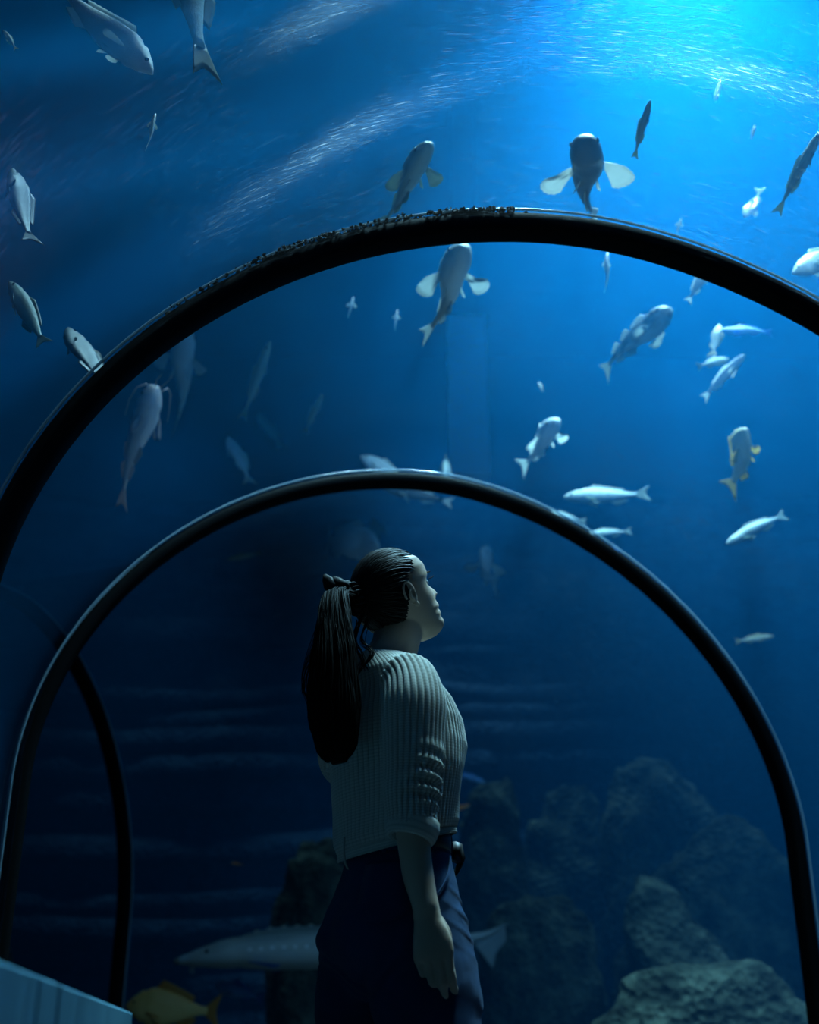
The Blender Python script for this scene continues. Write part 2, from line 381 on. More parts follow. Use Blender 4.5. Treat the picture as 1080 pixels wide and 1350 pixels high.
# ------------------------------------------------------------------ fish
def skin_mat(name, back, belly, rough=.42, spots=0.0, spec=.5, metal=.0):
    m = mat(name, belly, rough, metal, spec); b = m.node_tree.nodes['Principled BSDF']
    tc = nd(m, 'ShaderNodeTexCoord'); sx = nd(m, 'ShaderNodeSeparateXYZ'); lk(m, tc.outputs['Generated'], sx.inputs[0])
    n = nd(m, 'ShaderNodeTexNoise'); n.inputs['Scale'].default_value = 7; n.inputs['Detail'].default_value = 5; lk(m, tc.outputs['Generated'], n.inputs['Vector'])
    ad = nd(m, 'ShaderNodeMath', operation='MULTIPLY_ADD'); ad.inputs[1].default_value = .5 + spots; lk(m, n.outputs[0], ad.inputs[0]); lk(m, sx.outputs[2], ad.inputs[2])
    r = nd(m, 'ShaderNodeMapRange'); r.inputs[1].default_value = .58; r.inputs[2].default_value = 1.12; lk(m, ad.outputs[0], r.inputs[0])
    mx = nd(m, 'ShaderNodeMix', data_type='RGBA'); mx.inputs[6].default_value = (*belly, 1); mx.inputs[7].default_value = (*back, 1)
    lk(m, r.outputs[0], mx.inputs[0]); lk(m, mx.outputs[2], b.inputs['Base Color'])
    vo = nd(m, 'ShaderNodeTexVoronoi'); vo.inputs['Scale'].default_value = 70; lk(m, tc.outputs['Generated'], vo.inputs['Vector'])
    bp = nd(m, 'ShaderNodeBump'); bp.inputs['Strength'].default_value = .25; bp.inputs['Distance'].default_value = .004; lk(m, vo.outputs[0], bp.inputs['Height']); lk(m, bp.outputs[0], b.inputs['Normal'])
    return m
def fin_mat(name, col):
    m = bpy.data.materials.new(name); m.use_nodes = True; nt = m.node_tree; b = nt.nodes['Principled BSDF']; out = nt.nodes['Material Output']
    b.inputs['Base Color'].default_value = (*col, 1); b.inputs['Roughness'].default_value = .4
    tl = nd(m, 'ShaderNodeBsdfTranslucent'); tl.inputs[0].default_value = (*col, 1)
    mx = nd(m, 'ShaderNodeMixShader'); mx.inputs[0].default_value = .6; lk(m, b.outputs[0], mx.inputs[1]); lk(m, tl.outputs[0], mx.inputs[2]); lk(m, mx.outputs[0], out.inputs['Surface'])
    return m
SK = {'mottled': (skin_mat('mottled_grey_skin', (.05, .06, .055), (.42, .46, .43), .45, .5), fin_mat('mottled_fin', (.42, .46, .43))),
      'shaded': (skin_mat('shaded_skin', (.03, .042, .036), (.055, .07, .06)), fin_mat('shaded_fin', (.06, .075, .06))),  # dimness of the left-edge fish put into the skin colour
      'toplit': (skin_mat('toplit_skin', (.62, .68, .56), (.10, .18, .22)), fin_mat('toplit_fin', (.4, .48, .42))),  # lit back and shaded belly painted into the skin
      'grey': (skin_mat('grey_cod_skin', (.16, .19, .17), (.52, .55, .52)), fin_mat('grey_fin', (.55, .60, .58))),
      'pale': (skin_mat('pale_silver_skin', (.55, .60, .58), (.85, .88, .86)), fin_mat('pale_fin', (.85, .88, .82))),
      'silver': (skin_mat('silver_bass_skin', (.45, .50, .42), (.62, .68, .66), .35), fin_mat('silver_fin', (.5, .55, .5))),
      'dim': (skin_mat('olive_fish_skin', (.14, .19, .14), (.26, .32, .26)), fin_mat('olive_fin', (.2, .25, .2))),
      'pink': (skin_mat('pinkish_skin', (.62, .44, .40), (.90, .70, .64)), fin_mat('pink_fin', (.6, .45, .42))),
      'tan': (skin_mat('tan_skin', (.50, .42, .22), (.72, .66, .48)), fin_mat('tan_fin', (.68, .55, .25))),
      'dark': (skin_mat('dark_fish_skin', (.03, .035, .035), (.08, .09, .085)), fin_mat('dark_fin', (.80, .82, .76))),
      'blue': (skin_mat('blue_fish_skin', (.08, .25, .55), (.15, .40, .70)), fin_mat('blue_fin', (.1, .3, .65))),
      'orange': (skin_mat('orange_fish_skin', (.85, .20, .04), (.9, .35, .12)), fin_mat('orange_fin', (.9, .3, .08))),
      'ochre': (skin_mat('ochre_fish_skin', (.85, .42, .10), (.95, .55, .18)), fin_mat('ochre_fin', (.8, .4, .1)))}
M_pupil = mat('fish_eye', (.01, .01, .012), .1)
PROF = {'bass': [(0, .05), (.04, .30), (.10, .55), (.20, .85), (.33, 1), (.48, .95), (.62, .76), (.78, .46), (.92, .24), (1, .22)],
        'cod': [(0, .22), (.03, .45), (.09, .72), (.18, .94), (.28, 1), (.42, .92), (.58, .66), (.74, .40), (.90, .20), (1, .16)],
        'slim': [(0, .08), (.04, .36), (.10, .60), (.20, .84), (.34, 1), (.50, .98), (.66, .80), (.82, .50), (.94, .28), (1, .24)]}
DIM = {'bass': (.29, .135), 'cod': (.215, .205), 'slim': (.185, .11)}
def prof(kind, t): return lerp_tab(PROF[kind], t)[0]
def fin_mesh(base0, base1, tip0, tip1, n=9, m=5, notch=.0, thick=.003, bow=V((0, 0, 0))):
    """a ribbed fin fanning from the base edge to the outer edge"""
    base0, base1, tip0, tip1 = map(V, (base0, base1, tip0, tip1)); nrm = (base1 - base0).cross(tip0 - base0)
    nrm = nrm.normalized() if nrm.length > 1e-9 else V((0, 1, 0)); mb = MB()
    N = 2 * n - 1; front = []; back = []
    for j in range(m):
        v = j / (m - 1)
        for i in range(N):
            u = i / (N - 1); ridge = (1 if i % 2 == 0 else -1)
            tip = tip0.lerp(tip1, u); ext = 1 - notch * (1 - (2 * u - 1) ** 2) - (.03 if i % 2 else 0)
            rnd = 1 - .10 * (abs(2 * u - 1) ** 4)
            p = base0.lerp(base1, u); p = p + (tip - p) * v * ext * rnd + bow * (v * v)
            th = thick * (1 - .7 * v) * (1 + .5 * ridge)
            front.append(p + nrm * th); back.append(p - nrm * th)
    k = len(front); mb.v = front + back; f = grid_faces(m, N, False); mb.f = f + [tuple(x + k for x in q[::-1]) for q in f]
    for i in range(N - 1):
        a = (m - 1) * N + i; mb.f.append((a, a + 1, a + 1 + k, a + k)); mb.f.append((i + 1, i, i + k, i + 1 + k))
    for j in range(m - 1):
        a = j * N; mb.f.append((a, a + N, a + N + k, a + k)); b = j * N + N - 1; mb.f.append((b + N, b, b + k, b + N + k))
    return mb
def make_fish(label, kind, color, head, tail, Yh, Yt=None, roll=0, bend=0.0, pect=1.0, spread=55, fork=.35, deep=1.0, tail_h=1.0, face=None):
    H = at(*head, Yh)
    T = at(*tail, Yt) if Yt is not None else atz(*tail, H.z)
    X = (H - T); L = X.length; X.normalize()
    if face is not None:
        vd = ((H + T) / 2 - V((0, 0, HC))).normalized(); up = vd.cross(X)
    else: up = V((0, 0, 1)) if abs(X.z) < .95 else V((0, -1, 0))
    Yv = up.cross(X).normalized(); Zv = X.cross(Yv); roll = roll if face is None else face; rot = Matrix((X, Yv, Zv)).transposed() @ Matrix.Rotation(radians(roll), 3, 'X')
    root = thing('fish', label, 'fish', tuple((H + T) / 2), 'fish swimming round the tunnel')
    root.matrix_world = Matrix.Translation((H + T) / 2) @ rot.to_4x4() @ Matrix.Scale(L, 4)
    sk, fm = SK[color]; dp, wd = DIM[kind]; dp *= deep; wd *= (1 + deep) / 2
    def bnd(p):
        x = p[0]; s_ = max(0.0, .22 - x); b = bend * (s_ * s_ - .72 * s_); slope = -bend * (2 * s_ - .72) if s_ > 0 else 0
        return V((x + p[1] * slope * -.6, p[1] + b, p[2]))
    x0, x1 = .5, -.335; rings = []; NR, NS = 26, 20
    for i in range(NR):
        t = (i / (NR - 1)) ** 1.15; x = x0 + (x1 - x0) * t; h = prof(kind, t) * dp / 2; w_ = prof(kind, min(1, t * .93 + .02)) * wd / 2 * (1 - .45 * t)
        gill = 1 - .09 * exp(-((t - .235) / .016) ** 2); ring = []
        for k in range(NS):
            a = 2 * pi * k / NS; ca, sa = cos(a), sin(a); mouth = 1 - .25 * exp(-((sa + .30) / .16) ** 2) * max(0, 1 - t / .07)
            ring.append(bnd((x, w_ * math.copysign(abs(ca) ** .9, ca) * gill * mouth, h * sa * gill * (1.0 if sa > 0 else (.92 if kind == 'bass' else .85)) + dp * .03 * (1 - t))))
        rings.append(ring)
    MB().rings(rings, True, True).build('body', sk, root)
    th = dp * .52 * tail_h if kind != 'cod' else .085 * tail_h; hb = prof(kind, 1) * dp / 2 * .9
    def fin(name, *a, **k):
        mb = fin_mesh(*a, **k); mb.v = [bnd(p) for p in mb.v]; return mb.build(name, fm, root)
    fin('tail_fin', (x1 + .02, 0, hb), (x1 + .02, 0, -hb), (-.5, 0, th), (-.5, 0, -th), notch=fork)
    zt = lambda t: prof(kind, t) * dp / 2 + dp * .03 * (1 - t); xt = lambda t: x0 + (x1 - x0) * t
    e = dp * .30
    if kind == 'cod':
        for a, b in ((.30, .50), (.53, .68), (.71, .86)): fin('dorsal_fin', (xt(a), 0, zt(a) * .9), (xt(b), 0, zt(b) * .85), (xt(a) - .05, 0, zt(a) + e * .8), (xt(b) - .03, 0, zt(b) + e * .35), n=6, m=4)
        for a, b in ((.55, .70), (.72, .86)): fin('anal_fin', (xt(a), 0, -zt(a) * .75), (xt(b), 0, -zt(b) * .75), (xt(a) - .05, 0, -zt(a) - e * .55), (xt(b) - .03, 0, -zt(b) - e * .3), n=6, m=4)
    else:
        fin('dorsal_fin', (xt(.34), 0, zt(.34) * .94), (xt(.80), 0, zt(.80) * .85), (xt(.40) - .03, 0, zt(.4) + e * .75), (xt(.85), 0, zt(.8) + e * .4), n=9, m=4)
        fin('anal_fin', (xt(.62), 0, -zt(.62) * .75), (xt(.84), 0, -zt(.84) * .75), (xt(.66) - .04, 0, -zt(.66) - e * .5), (xt(.88), 0, -zt(.84) - e * .3), n=6, m=4)
    sp = radians(spread)
    for sg in (1, -1):
        px, py, pz = xt(.27), sg * wd * .44, -dp * .10; ln = .15 * pect; fw = .105 * pect
        d1 = V((-cos(sp), sg * sin(sp), -.12)); d2 = V((-cos(sp * .45), sg * sin(sp * .45), -.25))
        q0, q1 = V((px, py, pz)), V((px - .035 * pect, py * .93, pz - .02))
        fin('pectoral_fin', q0, q1, q0 + d1 * ln + V((.025, 0, 0)), q1 + d2 * ln * .75, n=7, m=5, notch=-.30, thick=.002, bow=V((-.012, 0, -.012)))
        q0 = V((xt(.36), sg * wd * .22, -zt(.36) * .72)); q1 = q0 + V((-.03, 0, 0))
        fin('pelvic_fin', q0, q1, q0 + V((-.09, sg * .035, -.03)) , q1 + V((-.05, sg * .012, -.012)), n=5, m=4, thick=.002)
        c = bnd((xt(.10), sg * prof(kind, .11) * wd / 2 * .93, zt(.10) * .42)); mb = MB(); er = .017 if kind == 'cod' else .015
        mb.rings([[c + V((er * cos(t) * cos(a), er * .55 * sin(t) * 1.0, er * cos(t) * sin(a))) for a in (2*pi*k/10 for k in range(10))] for t in (-1.35, -.6, 0, .6, 1.35)], True, True)
        mb.build('eye', M_pupil, root)
    return root
F = make_fish
# upper left
F('large silvery fish diving head down at the top left corner', 'bass', 'pale', (200, 98), (62, -38), 2.05, 2.0, 0, -.25, .8, 40, deep=.86, face=150)
F('tail end of a big fish entering at the top edge, ribbed fin hanging down', 'bass', 'dim', (228, -190), (276, 110), 2.0, 2.15, 0, -.2, .8, 40, tail_h=.55, face=228)
F('small dark fish nose up under the diving silvery fish', 'slim', 'silver', (205, 150), (192, 197), 2.3, 2.3, 20, .2, .8, 35)
F('plump fish slanting nose up at the left edge, upper of two', 'bass', 'shaded', (15, 222), (44, 322), 2.3, 2.25, 62, .25, .6, 20, deep=.72)
F('stubby fish nose up, touching the left flank of the near arch', 'bass', 'shaded', (88, 432), (142, 520), 2.75, 2.7, 60, -.2, .6, 20)
F('slim fish nose up at the left edge, lower of two', 'slim', 'dim', (12, 372), (60, 456), 2.6, 2.55, 20, .3, .7, 25)
F('tiny golden fish at the top left edge', 'slim', 'tan', (4, 40), (22, 66), 2.1, 2.1, 0, 0, 1, 40)
# under the near arch, left
F('pinkish fish with barbels climbing under the left of the near arch', 'cod', 'pink', (205, 508), (160, 676), 3.9, 4.15, 25, .35, .9, 25, deep=1.0)
F('blue grey fish with fins spread, tucked under the near arch above the pinkish fish', 'cod', 'grey', (244, 434), (228, 570), 4.35, 4.9, -10, -.3, .75, 60, deep=.9)
F('dim greenish fish hanging nose up left of the second arch', 'bass', 'silver', (300, 575), (330, 640), 5.4, 5.4, 40, -.3, .5, 15, deep=1.1)
F('thin faint fish, upright streak beside the pinkish fish', 'slim', 'dim', (357, 450), (318, 556), 4.4, 4.6, 60, -.3, .6, 20, deep=.7)
F('faint curved fish, second streak right of the thin upright one', 'slim', 'dim', (425, 520), (402, 572), 4.8, 5.0, 60, .3, .6, 20, deep=.8)
F('ghostly blue fish drooping in the haze between the two faint streaks', 'bass', 'dim', (340, 545), (372, 592), 6.3, 6.3, 30, -.2, .5, 20)
# centre above and under the near arch
F('slender pale edged fish over the crown of the near arch, bent fin trailing', 'cod', 'dim', (566, 190), (497, 304), 2.75, 3.15, 20, -.25, 1.1, 55, deep=.72)
F('dark bellied fish with two white pectoral fins above the near arch', 'cod', 'dark', (769, 186), (792, 292), 2.75, 3.25, 0, .45, 1.25, 62)
F('large pale fish with spread fins just under the crown of the near arch', 'cod', 'grey', (613, 326), (552, 448), 3.2, 3.65, 8, -.55, 1.15, 62, deep=1.12)
F('tiny bright fish left of the large pale one under the near arch', 'slim', 'pale', (466, 392), (459, 419), 4.2, 4.2, 0, 0, 1.4, 50, deep=1.3)
F('small bright fleck of a fish right of the tiny bright one', 'slim', 'pale', (524, 409), (520, 436), 4.4, 4.4, 0, 0, 1, 50)
F('tiny greenish fish alone in open water right of the pale column', 'slim', 'tan', (710, 504), (716, 516), 5.0, 5.0, 0, 0, 1.2, 50, deep=1.4)
# upper right
F('small white glowing fish upright at the upper right', 'slim', 'pale', (943, 134), (953, 96), 3.9, 3.9, 0, 0, .5, 20)
F('white fish with forked outline above the right of the near arch', 'bass', 'pale', (983, 287), (1003, 246), 3.9, 3.9, 30, .6, 1.3, 60)
F('pale curved fish edge, vertical above the near arch', 'slim', 'dim', (858, 132), (836, 212), 2.75, 2.85, 50, .4, .7, 20, deep=.8)
F('long faint fish sloping at the right edge above the near arch', 'slim', 'dim', (1084, 172), (1022, 286), 2.9, 3.05, 40, .2, .7, 20, deep=.7)
F('silvery fish cut by the right edge over the near arch', 'bass', 'silver', (1046, 362), (1150, 312), 3.6, 3.6, 10, .2, .9, 40)
F('tiny pale fish touching the top of the near arch at the right', 'slim', 'silver', (898, 288), (892, 312), 3.7, 3.7, 0, 0, 1, 50)
F('faint tan fleck of a fish by the upper right corner', 'slim', 'dim', (996, 165), (990, 184), 3.5, 3.5, 0, 0, 1, 40)
# right, between the arches
F('narrow upright white fish just under the near arch right of its crown', 'slim', 'pale', (801, 333), (797, 384), 3.7, 3.7, 0, .3, .6, 25)
F('bright white fish half hidden by the near arch at the right', 'bass', 'pale', (938, 352), (906, 400), 3.75, 3.85, 20, .4, 1.0, 40)
F('large dark grey fish with mottled flank right of centre, tail fanned', 'cod', 'mottled', (884, 408), (795, 496), 3.9, 4.2, 12, .7, 1.15, 55, tail_h=1.6, deep=1.3)
F('small white fish with splayed fins between the arches right of the column', 'cod', 'pale', (735, 555), (683, 620), 4.6, 5.0, 20, -.4, 1.1, 60, tail_h=1.6)
F('plump pale fish nose up near the right edge between the arches', 'bass', 'tan', (985, 566), (958, 650), 4.4, 4.75, 22, -.5, .95, 55, deep=1.3)
F('bluish fish curving nose down below the plump pale fish', 'slim', 'toplit', (958, 718), (1038, 678), 5.0, 5.0, 0, -.5, .6, 20)
F('long silver fish facing left above the right flank of the second arch', 'slim', 'toplit', (743, 657), (860, 650), 5.2, 5.2, 0, .2, .7, 25, deep=1.1)
F('silver fish facing left just outside the second arch, lower of two', 'slim', 'toplit', (772, 706), (835, 700), 5.6, 5.6, 0, 0, .7, 25)
F('silver fish facing left touching the second arch, upper of two', 'slim', 'toplit', (716, 676), (775, 688), 5.6, 5.6, 0, 0, .7, 25)
F('tiny blue fish grazing the right flank of the second arch', 'slim', 'blue', (803, 720), (822, 732), 5.8, 5.8, 0, 0, 1, 30)
F('small greenish fish alone at the right above the rocks', 'slim', 'tan', (1020, 839), (968, 846), 6.2, 6.2, 0, .1, .7, 25)
F('dark fish arched in the bright cluster at the upper right', 'slim', 'blue', (950, 436), (1020, 440), 4.3, 4.3, 0, -.4, .7, 25, deep=1.1)
F('bright blue white fish, largest of the cluster under the near arch', 'slim', 'pale', (982, 468), (926, 528), 4.3, 4.5, 15, .2, .7, 25)
F('small dusky fish with pale tail in the cluster under the near arch', 'bass', 'dim', (962, 474), (918, 484), 4.5, 4.5, 0, .3, .9, 35)
F('yellowish fish hanging nose up in the cluster under the near arch', 'bass', 'tan', (948, 428), (938, 470), 4.7, 4.7, 50, .2, .9, 40, deep=1.1)
# around the second arch and beyond it
F('yellow white fish descending behind the crown of the second arch', 'bass', 'pale', (475, 602), (545, 640), 5.4, 5.4, 8, .2, .6, 20)
F('round bodied fish seen head on behind the crown of the second arch', 'bass', 'silver', (586, 630), (594, 622), 5.4, 5.75, 0, 0, 1.0, 45, deep=1.3)
F('dark fish just under the crown of the second arch', 'slim', 'dark', (505, 645), (600, 664), 5.7, 5.7, 0, -.2, .8, 30)
F('grey fish turning behind the top of the head of the woman', 'bass', 'pale', (500, 722), (432, 712), 6.6, 7.0, 10, .9, .7, 25, deep=1.25)
F('darker fish behind the grey one above the head of the woman', 'bass', 'dim', (486, 704), (508, 696), 6.9, 7.2, 0, 0, .7, 25, deep=1.2)
F('small dim fish left of the ponytail in the dark blue water', 'slim', 'dim', (300, 738), (346, 728), 7.0, 7.0, 0, .2, .7, 25)
F('fish seen head on right of the face of the woman, tail drooping', 'bass', 'pale', (634, 728), (660, 772), 6.6, 7.1, -10, .6, 1.2, 60, deep=1.2)
F('small blue fish at the chest of the woman', 'slim', 'blue', (640, 1032), (594, 1016), 7.4, 7.4, 0, 0, .8, 25)
F('orange fish peeking past the front of the sweater', 'slim', 'orange', (620, 1061), (588, 1072), 7.2, 7.2, 0, 0, .8, 25)
F('tiny orange fish in the dark at the lower left', 'slim', 'orange', (304, 1138), (321, 1140), 7.4, 7.4, 0, 0, .8, 25)
F('yellow brown fish at the bottom left beside the steel barrier', 'bass', 'ochre', (166, 1328), (294, 1334), 7.2, 7.2, 0, .1, .8, 25, deep=1.35)
F('blurred blue fish under the nose of the sturgeon', 'bass', 'blue', (284, 1298), (350, 1318), 7.4, 7.4, 0, .2, .8, 25)

def make_sturgeon():
    H, T = at(230, 1262, 7.15), at(672, 1242, 7.35); X = H - T; L = X.length; X.normalize(); Yv = V((0, 0, 1)).cross(X).normalized(); Zv = X.cross(Yv)
    root = thing('sturgeon', 'big grey sturgeon passing behind the legs of the woman, row of plates along its side', 'fish', tuple((H + T) / 2), 'fish swimming round the tunnel')
    root.matrix_world = Matrix.Translation((H + T) / 2) @ Matrix((X, Yv, Zv)).transposed().to_4x4() @ Matrix.Scale(L, 4)
    sk, fm = SK['grey']
    TAB = [(0, .006, .010, -.012), (.03, .016, .022, -.010), (.08, .030, .034, -.005), (.14, .044, .045, .0), (.20, .053, .050, .003), (.30, .066, .056, .005), (.42, .068, .056, .004), (.56, .056, .046, .0), (.70, .040, .032, .0), (.84, .022, .018, .006), (.93, .012, .010, .022), (1, .003, .003, .052)]
    rings = []
    for i in range(48):
        t = i / 47; h, w_, zc = lerp_tab(TAB, t); g = 1 - .15 * exp(-((t - .185) / .010) ** 2); ring = []
        for k in range(24):
            a = 2 * pi * k / 24; sa, ca = sin(a), cos(a); kk = 1 + .05 * exp(-(sa / .12) ** 2) * (.5 + .5 * sin(t * 130)) * (t > .2)
            ring.append((.5 - t, w_ * ca * g * kk, zc + h * (sa if sa > 0 else sa * .82) * g))
        rings.append(ring)
    MB().rings(rings, True, True).build('body', sk, root)
    def sec(t): return lerp_tab(TAB, t)
    for sg in (1, -1):
        for k in range(20):
            t = .22 + k * .033; h, w_, zc = sec(t); mb = MB(); c = V((.5 - t, sg * w_ * .99, zc + .004)); s_ = .011 * (1 - .5 * k / 20)
            mb.rings([[c + V((a * s_, sg * o_, b * s_ * .9)) for a, b in ((-1, 0), (0, -1), (1, 0), (0, 1))] for o_, s_ in ((-.003, s_), (.003, s_ * .6))], True, True); mb.build('scute', SK['pale'][0], root, False)
        q0 = V((.5 - .215, sg * .047, -.026)); fin_mesh(q0, q0 + V((-.03, 0, -.006)), q0 + V((-.10, sg * .055, -.018)), q0 + V((-.075, sg * .015, -.022)), thick=.0015).build('pectoral_fin', SK['blue'][1], root)
        c = V((.5 - .095, sg * .034, .008)); MB().rings([[c + V((.006 * cos(t) * cos(a), .003 * sin(t), .006 * cos(t) * sin(a))) for a in (2*pi*k/8 for k in range(8))] for t in (-1.3, -.6, 0, .6, 1.3)], True, True).build('eye', M_pupil, root)
        for k in (0, 1):
            b0 = V((.5 - .05 - .008 * k, sg * (.010 + .004 * k), -.024)); MB().tube([b0, b0 + V((.004, sg * .002, -.014)), b0 + V((.0, sg * .003, -.026))], [.0016, .0013, .0006], 5).build('barbel', sk, root)
    for k in range(12):
        t = .24 + k * .04; h, w_, zc = sec(t); mb = MB(); c = V((.5 - t, 0, zc + h * .98))
        mb.rings([[c + V((a * s_, b * s_ * .6, o_)) for a, b in ((-1, 0), (0, -1), (1, 0), (0, 1))] for o_, s_ in ((-.003, .013), (.007, .004))], True, True); mb.build('scute', sk, root, False)
    fin_mesh((-.25, 0, .030), (-.33, 0, .018), (-.32, 0, .082), (-.36, 0, .035), thick=.0015).build('dorsal_fin', fm, root)
    fin_mesh((-.28, 0, -.022), (-.34, 0, -.016), (-.35, 0, -.066), (-.37, 0, -.03), thick=.0015).build('anal_fin', fm, root)
    fin_mesh((-.39, 0, .0), (-.49, 0, .045), (-.45, 0, -.085), (-.49, 0, .0), notch=.25, thick=.0015).build('tail_fin', fm, root)
make_sturgeon()

# barbels of the pinkish fish
for o in [o for o in bpy.data.objects if o.get('label', '').startswith('pinkish')]:
    for sg in (1, -1):
        MB().tube([(.47, sg * .05, -.03), (.50, sg * .10, -.02), (.46, sg * .16, .0), (.36, sg * .19, .01), (.24, sg * .20, .0)], [.006, .005, .004, .003, .0015], 6).build('barbel', SK['pink'][0], o)
        MB().tube([(.485, sg * .02, -.03), (.55, sg * .05, -.06), (.60, sg * .05, -.10)], [.004, .003, .0015], 6).build('barbel', SK['pink'][0], o)

# pale skimmer box added for a bright column of reflected light
c = at(617, 525, 7.6); zb = at(617, 630, 7.6).z
sk_ = thing('reflection_box', 'pale upright box made up for a column of reflected light above the second arch', 'reflection', (c.x, c.y, zb))
M_reflection = mat('pale_reflection', (.85, .9, .92), .6)
MB().rings([[V((a * .135 * k, b * .08 * k, z)) for a, b in ((-1, -1), (1, -1), (1, 1), (-1, 1))] for z, k in ((0, .97), (.01, 1), (5.5 - zb, 1), (5.51 - zb, .97))], True, True).build('box', M_reflection, sk_, False)
for sg in (-1, 1): MB().tube([(sg * .09, 0, 5.5 - zb), (sg * .09, 0, 7.5 - zb)], .006, 8).build('added_rod', M_rib, sk_)  # made-up rods carrying the added box
# ------------------------------------------------------------------ the woman
def frames(pts, up0):
    res = []; up = V(up0)
    for i, p in enumerate(pts):
        t = (pts[min(i+1, len(pts)-1)] - pts[max(i-1, 0)]).normalized()
        up = (up - t * up.dot(t)).normalized(); res.append((t, up, t.cross(up)))
    return res
def limb(mb, pts, ra, rb, up0, n=20, sub=4):
    """tapering limb along joints; ra across up0, rb sideways"""
    P = catmull(pts, sub); m = len(pts) - 1
    fr = frames(P, up0); rings = []
    for i, p in enumerate(P):
        s = i / sub; k = min(int(s), m - 1); t = s - k; t = t * t * (3 - 2 * t)
        a = ra[k] + (ra[k+1] - ra[k]) * t; b = rb[k] + (rb[k+1] - rb[k]) * t
        rings.append([p + fr[i][1] * a * cos(q) + fr[i][2] * b * sin(q) for q in (2*pi*j/n for j in range(n))])
    # rounded ends
    def capring(i, sgn):
        c = P[i]; t = fr[i][0] * sgn; base = rings[i]
        rr = sum((q - c).length for q in base) / n
        return [[c + (q - c) * f + t * rr * h for q in base] for f, h in ((.8, .5), (.45, .8), (.08, .95))]
    rings = capring(0, -1)[::-1] + rings + capring(len(P) - 1, 1)
    mb.rings(rings, True, True)
def voxel(o, size, smooth_it=4, fac=.5):
    recalc(o)
    m = o.modifiers.new('r', 'REMESH'); m.mode = 'VOXEL'; m.voxel_size = size; m.use_smooth_shade = True
    m2 = o.modifiers.new('s', 'SMOOTH'); m2.iterations = smooth_it; m2.factor = fac
    dg = bpy.context.evaluated_depsgraph_get(); dg.update()
    me = bpy.data.meshes.new_from_object(o.evaluated_get(dg)); o.modifiers.clear()
    old = o.data; mats = list(old.materials); o.data = me; bpy.data.meshes.remove(old)
    if not me.materials:
        for m_ in mats: me.materials.append(m_)
    me.polygons.foreach_set('use_smooth', [True] * len(me.polygons))

BT = radians(28); BO = V((-.030, 2.60, 0))
BF = V((cos(BT), sin(BT), 0)); BR = V((sin(BT), -cos(BT), 0)); UPZ = V((0, 0, 1))
def bf(f, r, z): return BO + BF * f + BR * r + UPZ * z

M_skin = mat('skin', (.52, .38, .29), .48, 0, .4)
M_lips = mat('lips', (.42, .16, .14), .4)
M_hair = mat('dark_hair', (.008, .0065, .006), .48, 0, .22)
M_scrunchie = mat('black_satin_scrunchie', (.006, .006, .008), .6, 0, .15)
M_pony = mat('dark_ponytail_hair', (.006, .005, .0045), .6, 0, .08)
M_belt = mat('black_leather_belt', (.008, .008, .009), .42)
M_buckle = mat('dark_metal_buckle', (.05, .05, .06), .3, 1)
M_shoe = mat('white_canvas_shoe', (.5, .5, .5), .7)
M_eye = mat('eye_white', (.7, .7, .7), .15)

# knitwear: fine stitch bump runs on the UV map (u across the ribs in metres, v along them in metres)
def knit_mat(name, col):
    m = mat(name, col, .92, 0, .12)
    b = m.node_tree.nodes['Principled BSDF']
    b.inputs['Sheen Weight'].default_value = .25; b.inputs['Sheen Roughness'].default_value = .5
    uv = nd(m, 'ShaderNodeUVMap')
    wv = nd(m, 'ShaderNodeTexWave'); wv.bands_direction = 'Y'; wv.inputs['Scale'].default_value = 58; wv.inputs['Distortion'].default_value = 3; wv.inputs['Detail'].default_value = 1; wv.inputs['Detail Scale'].default_value = 90
    lk(m, uv.outputs[0], wv.inputs['Vector'])
    ns = nd(m, 'ShaderNodeTexNoise'); ns.inputs['Scale'].default_value = 420; ns.inputs['Detail'].default_value = 3
    lk(m, uv.outputs[0], ns.inputs['Vector'])
    mx = nd(m, 'ShaderNodeMath', operation='MULTIPLY_ADD'); mx.inputs[1].default_value = .6
    lk(m, ns.outputs[0], mx.inputs[0]); lk(m, wv.outputs[1], mx.inputs[2])
    bp = nd(m, 'ShaderNodeBump'); bp.inputs['Strength'].default_value = .5; bp.inputs['Distance'].default_value = .0009
    lk(m, mx.outputs[0], bp.inputs['Height']); lk(m, bp.outputs[0], b.inputs['Normal'])
    cr = nd(m, 'ShaderNodeMix', data_type='RGBA'); cr.inputs[6].default_value = (*[c * .75 for c in col], 1); cr.inputs[7].default_value = (*[min(1, c * 1.15) for c in col], 1)
    lk(m, mx.outputs[0], cr.inputs[0]); lk(m, cr.outputs[2], b.inputs['Base Color'])
    return m
M_knit = knit_mat('ribbed_cream_knit', (.56, .54, .48))

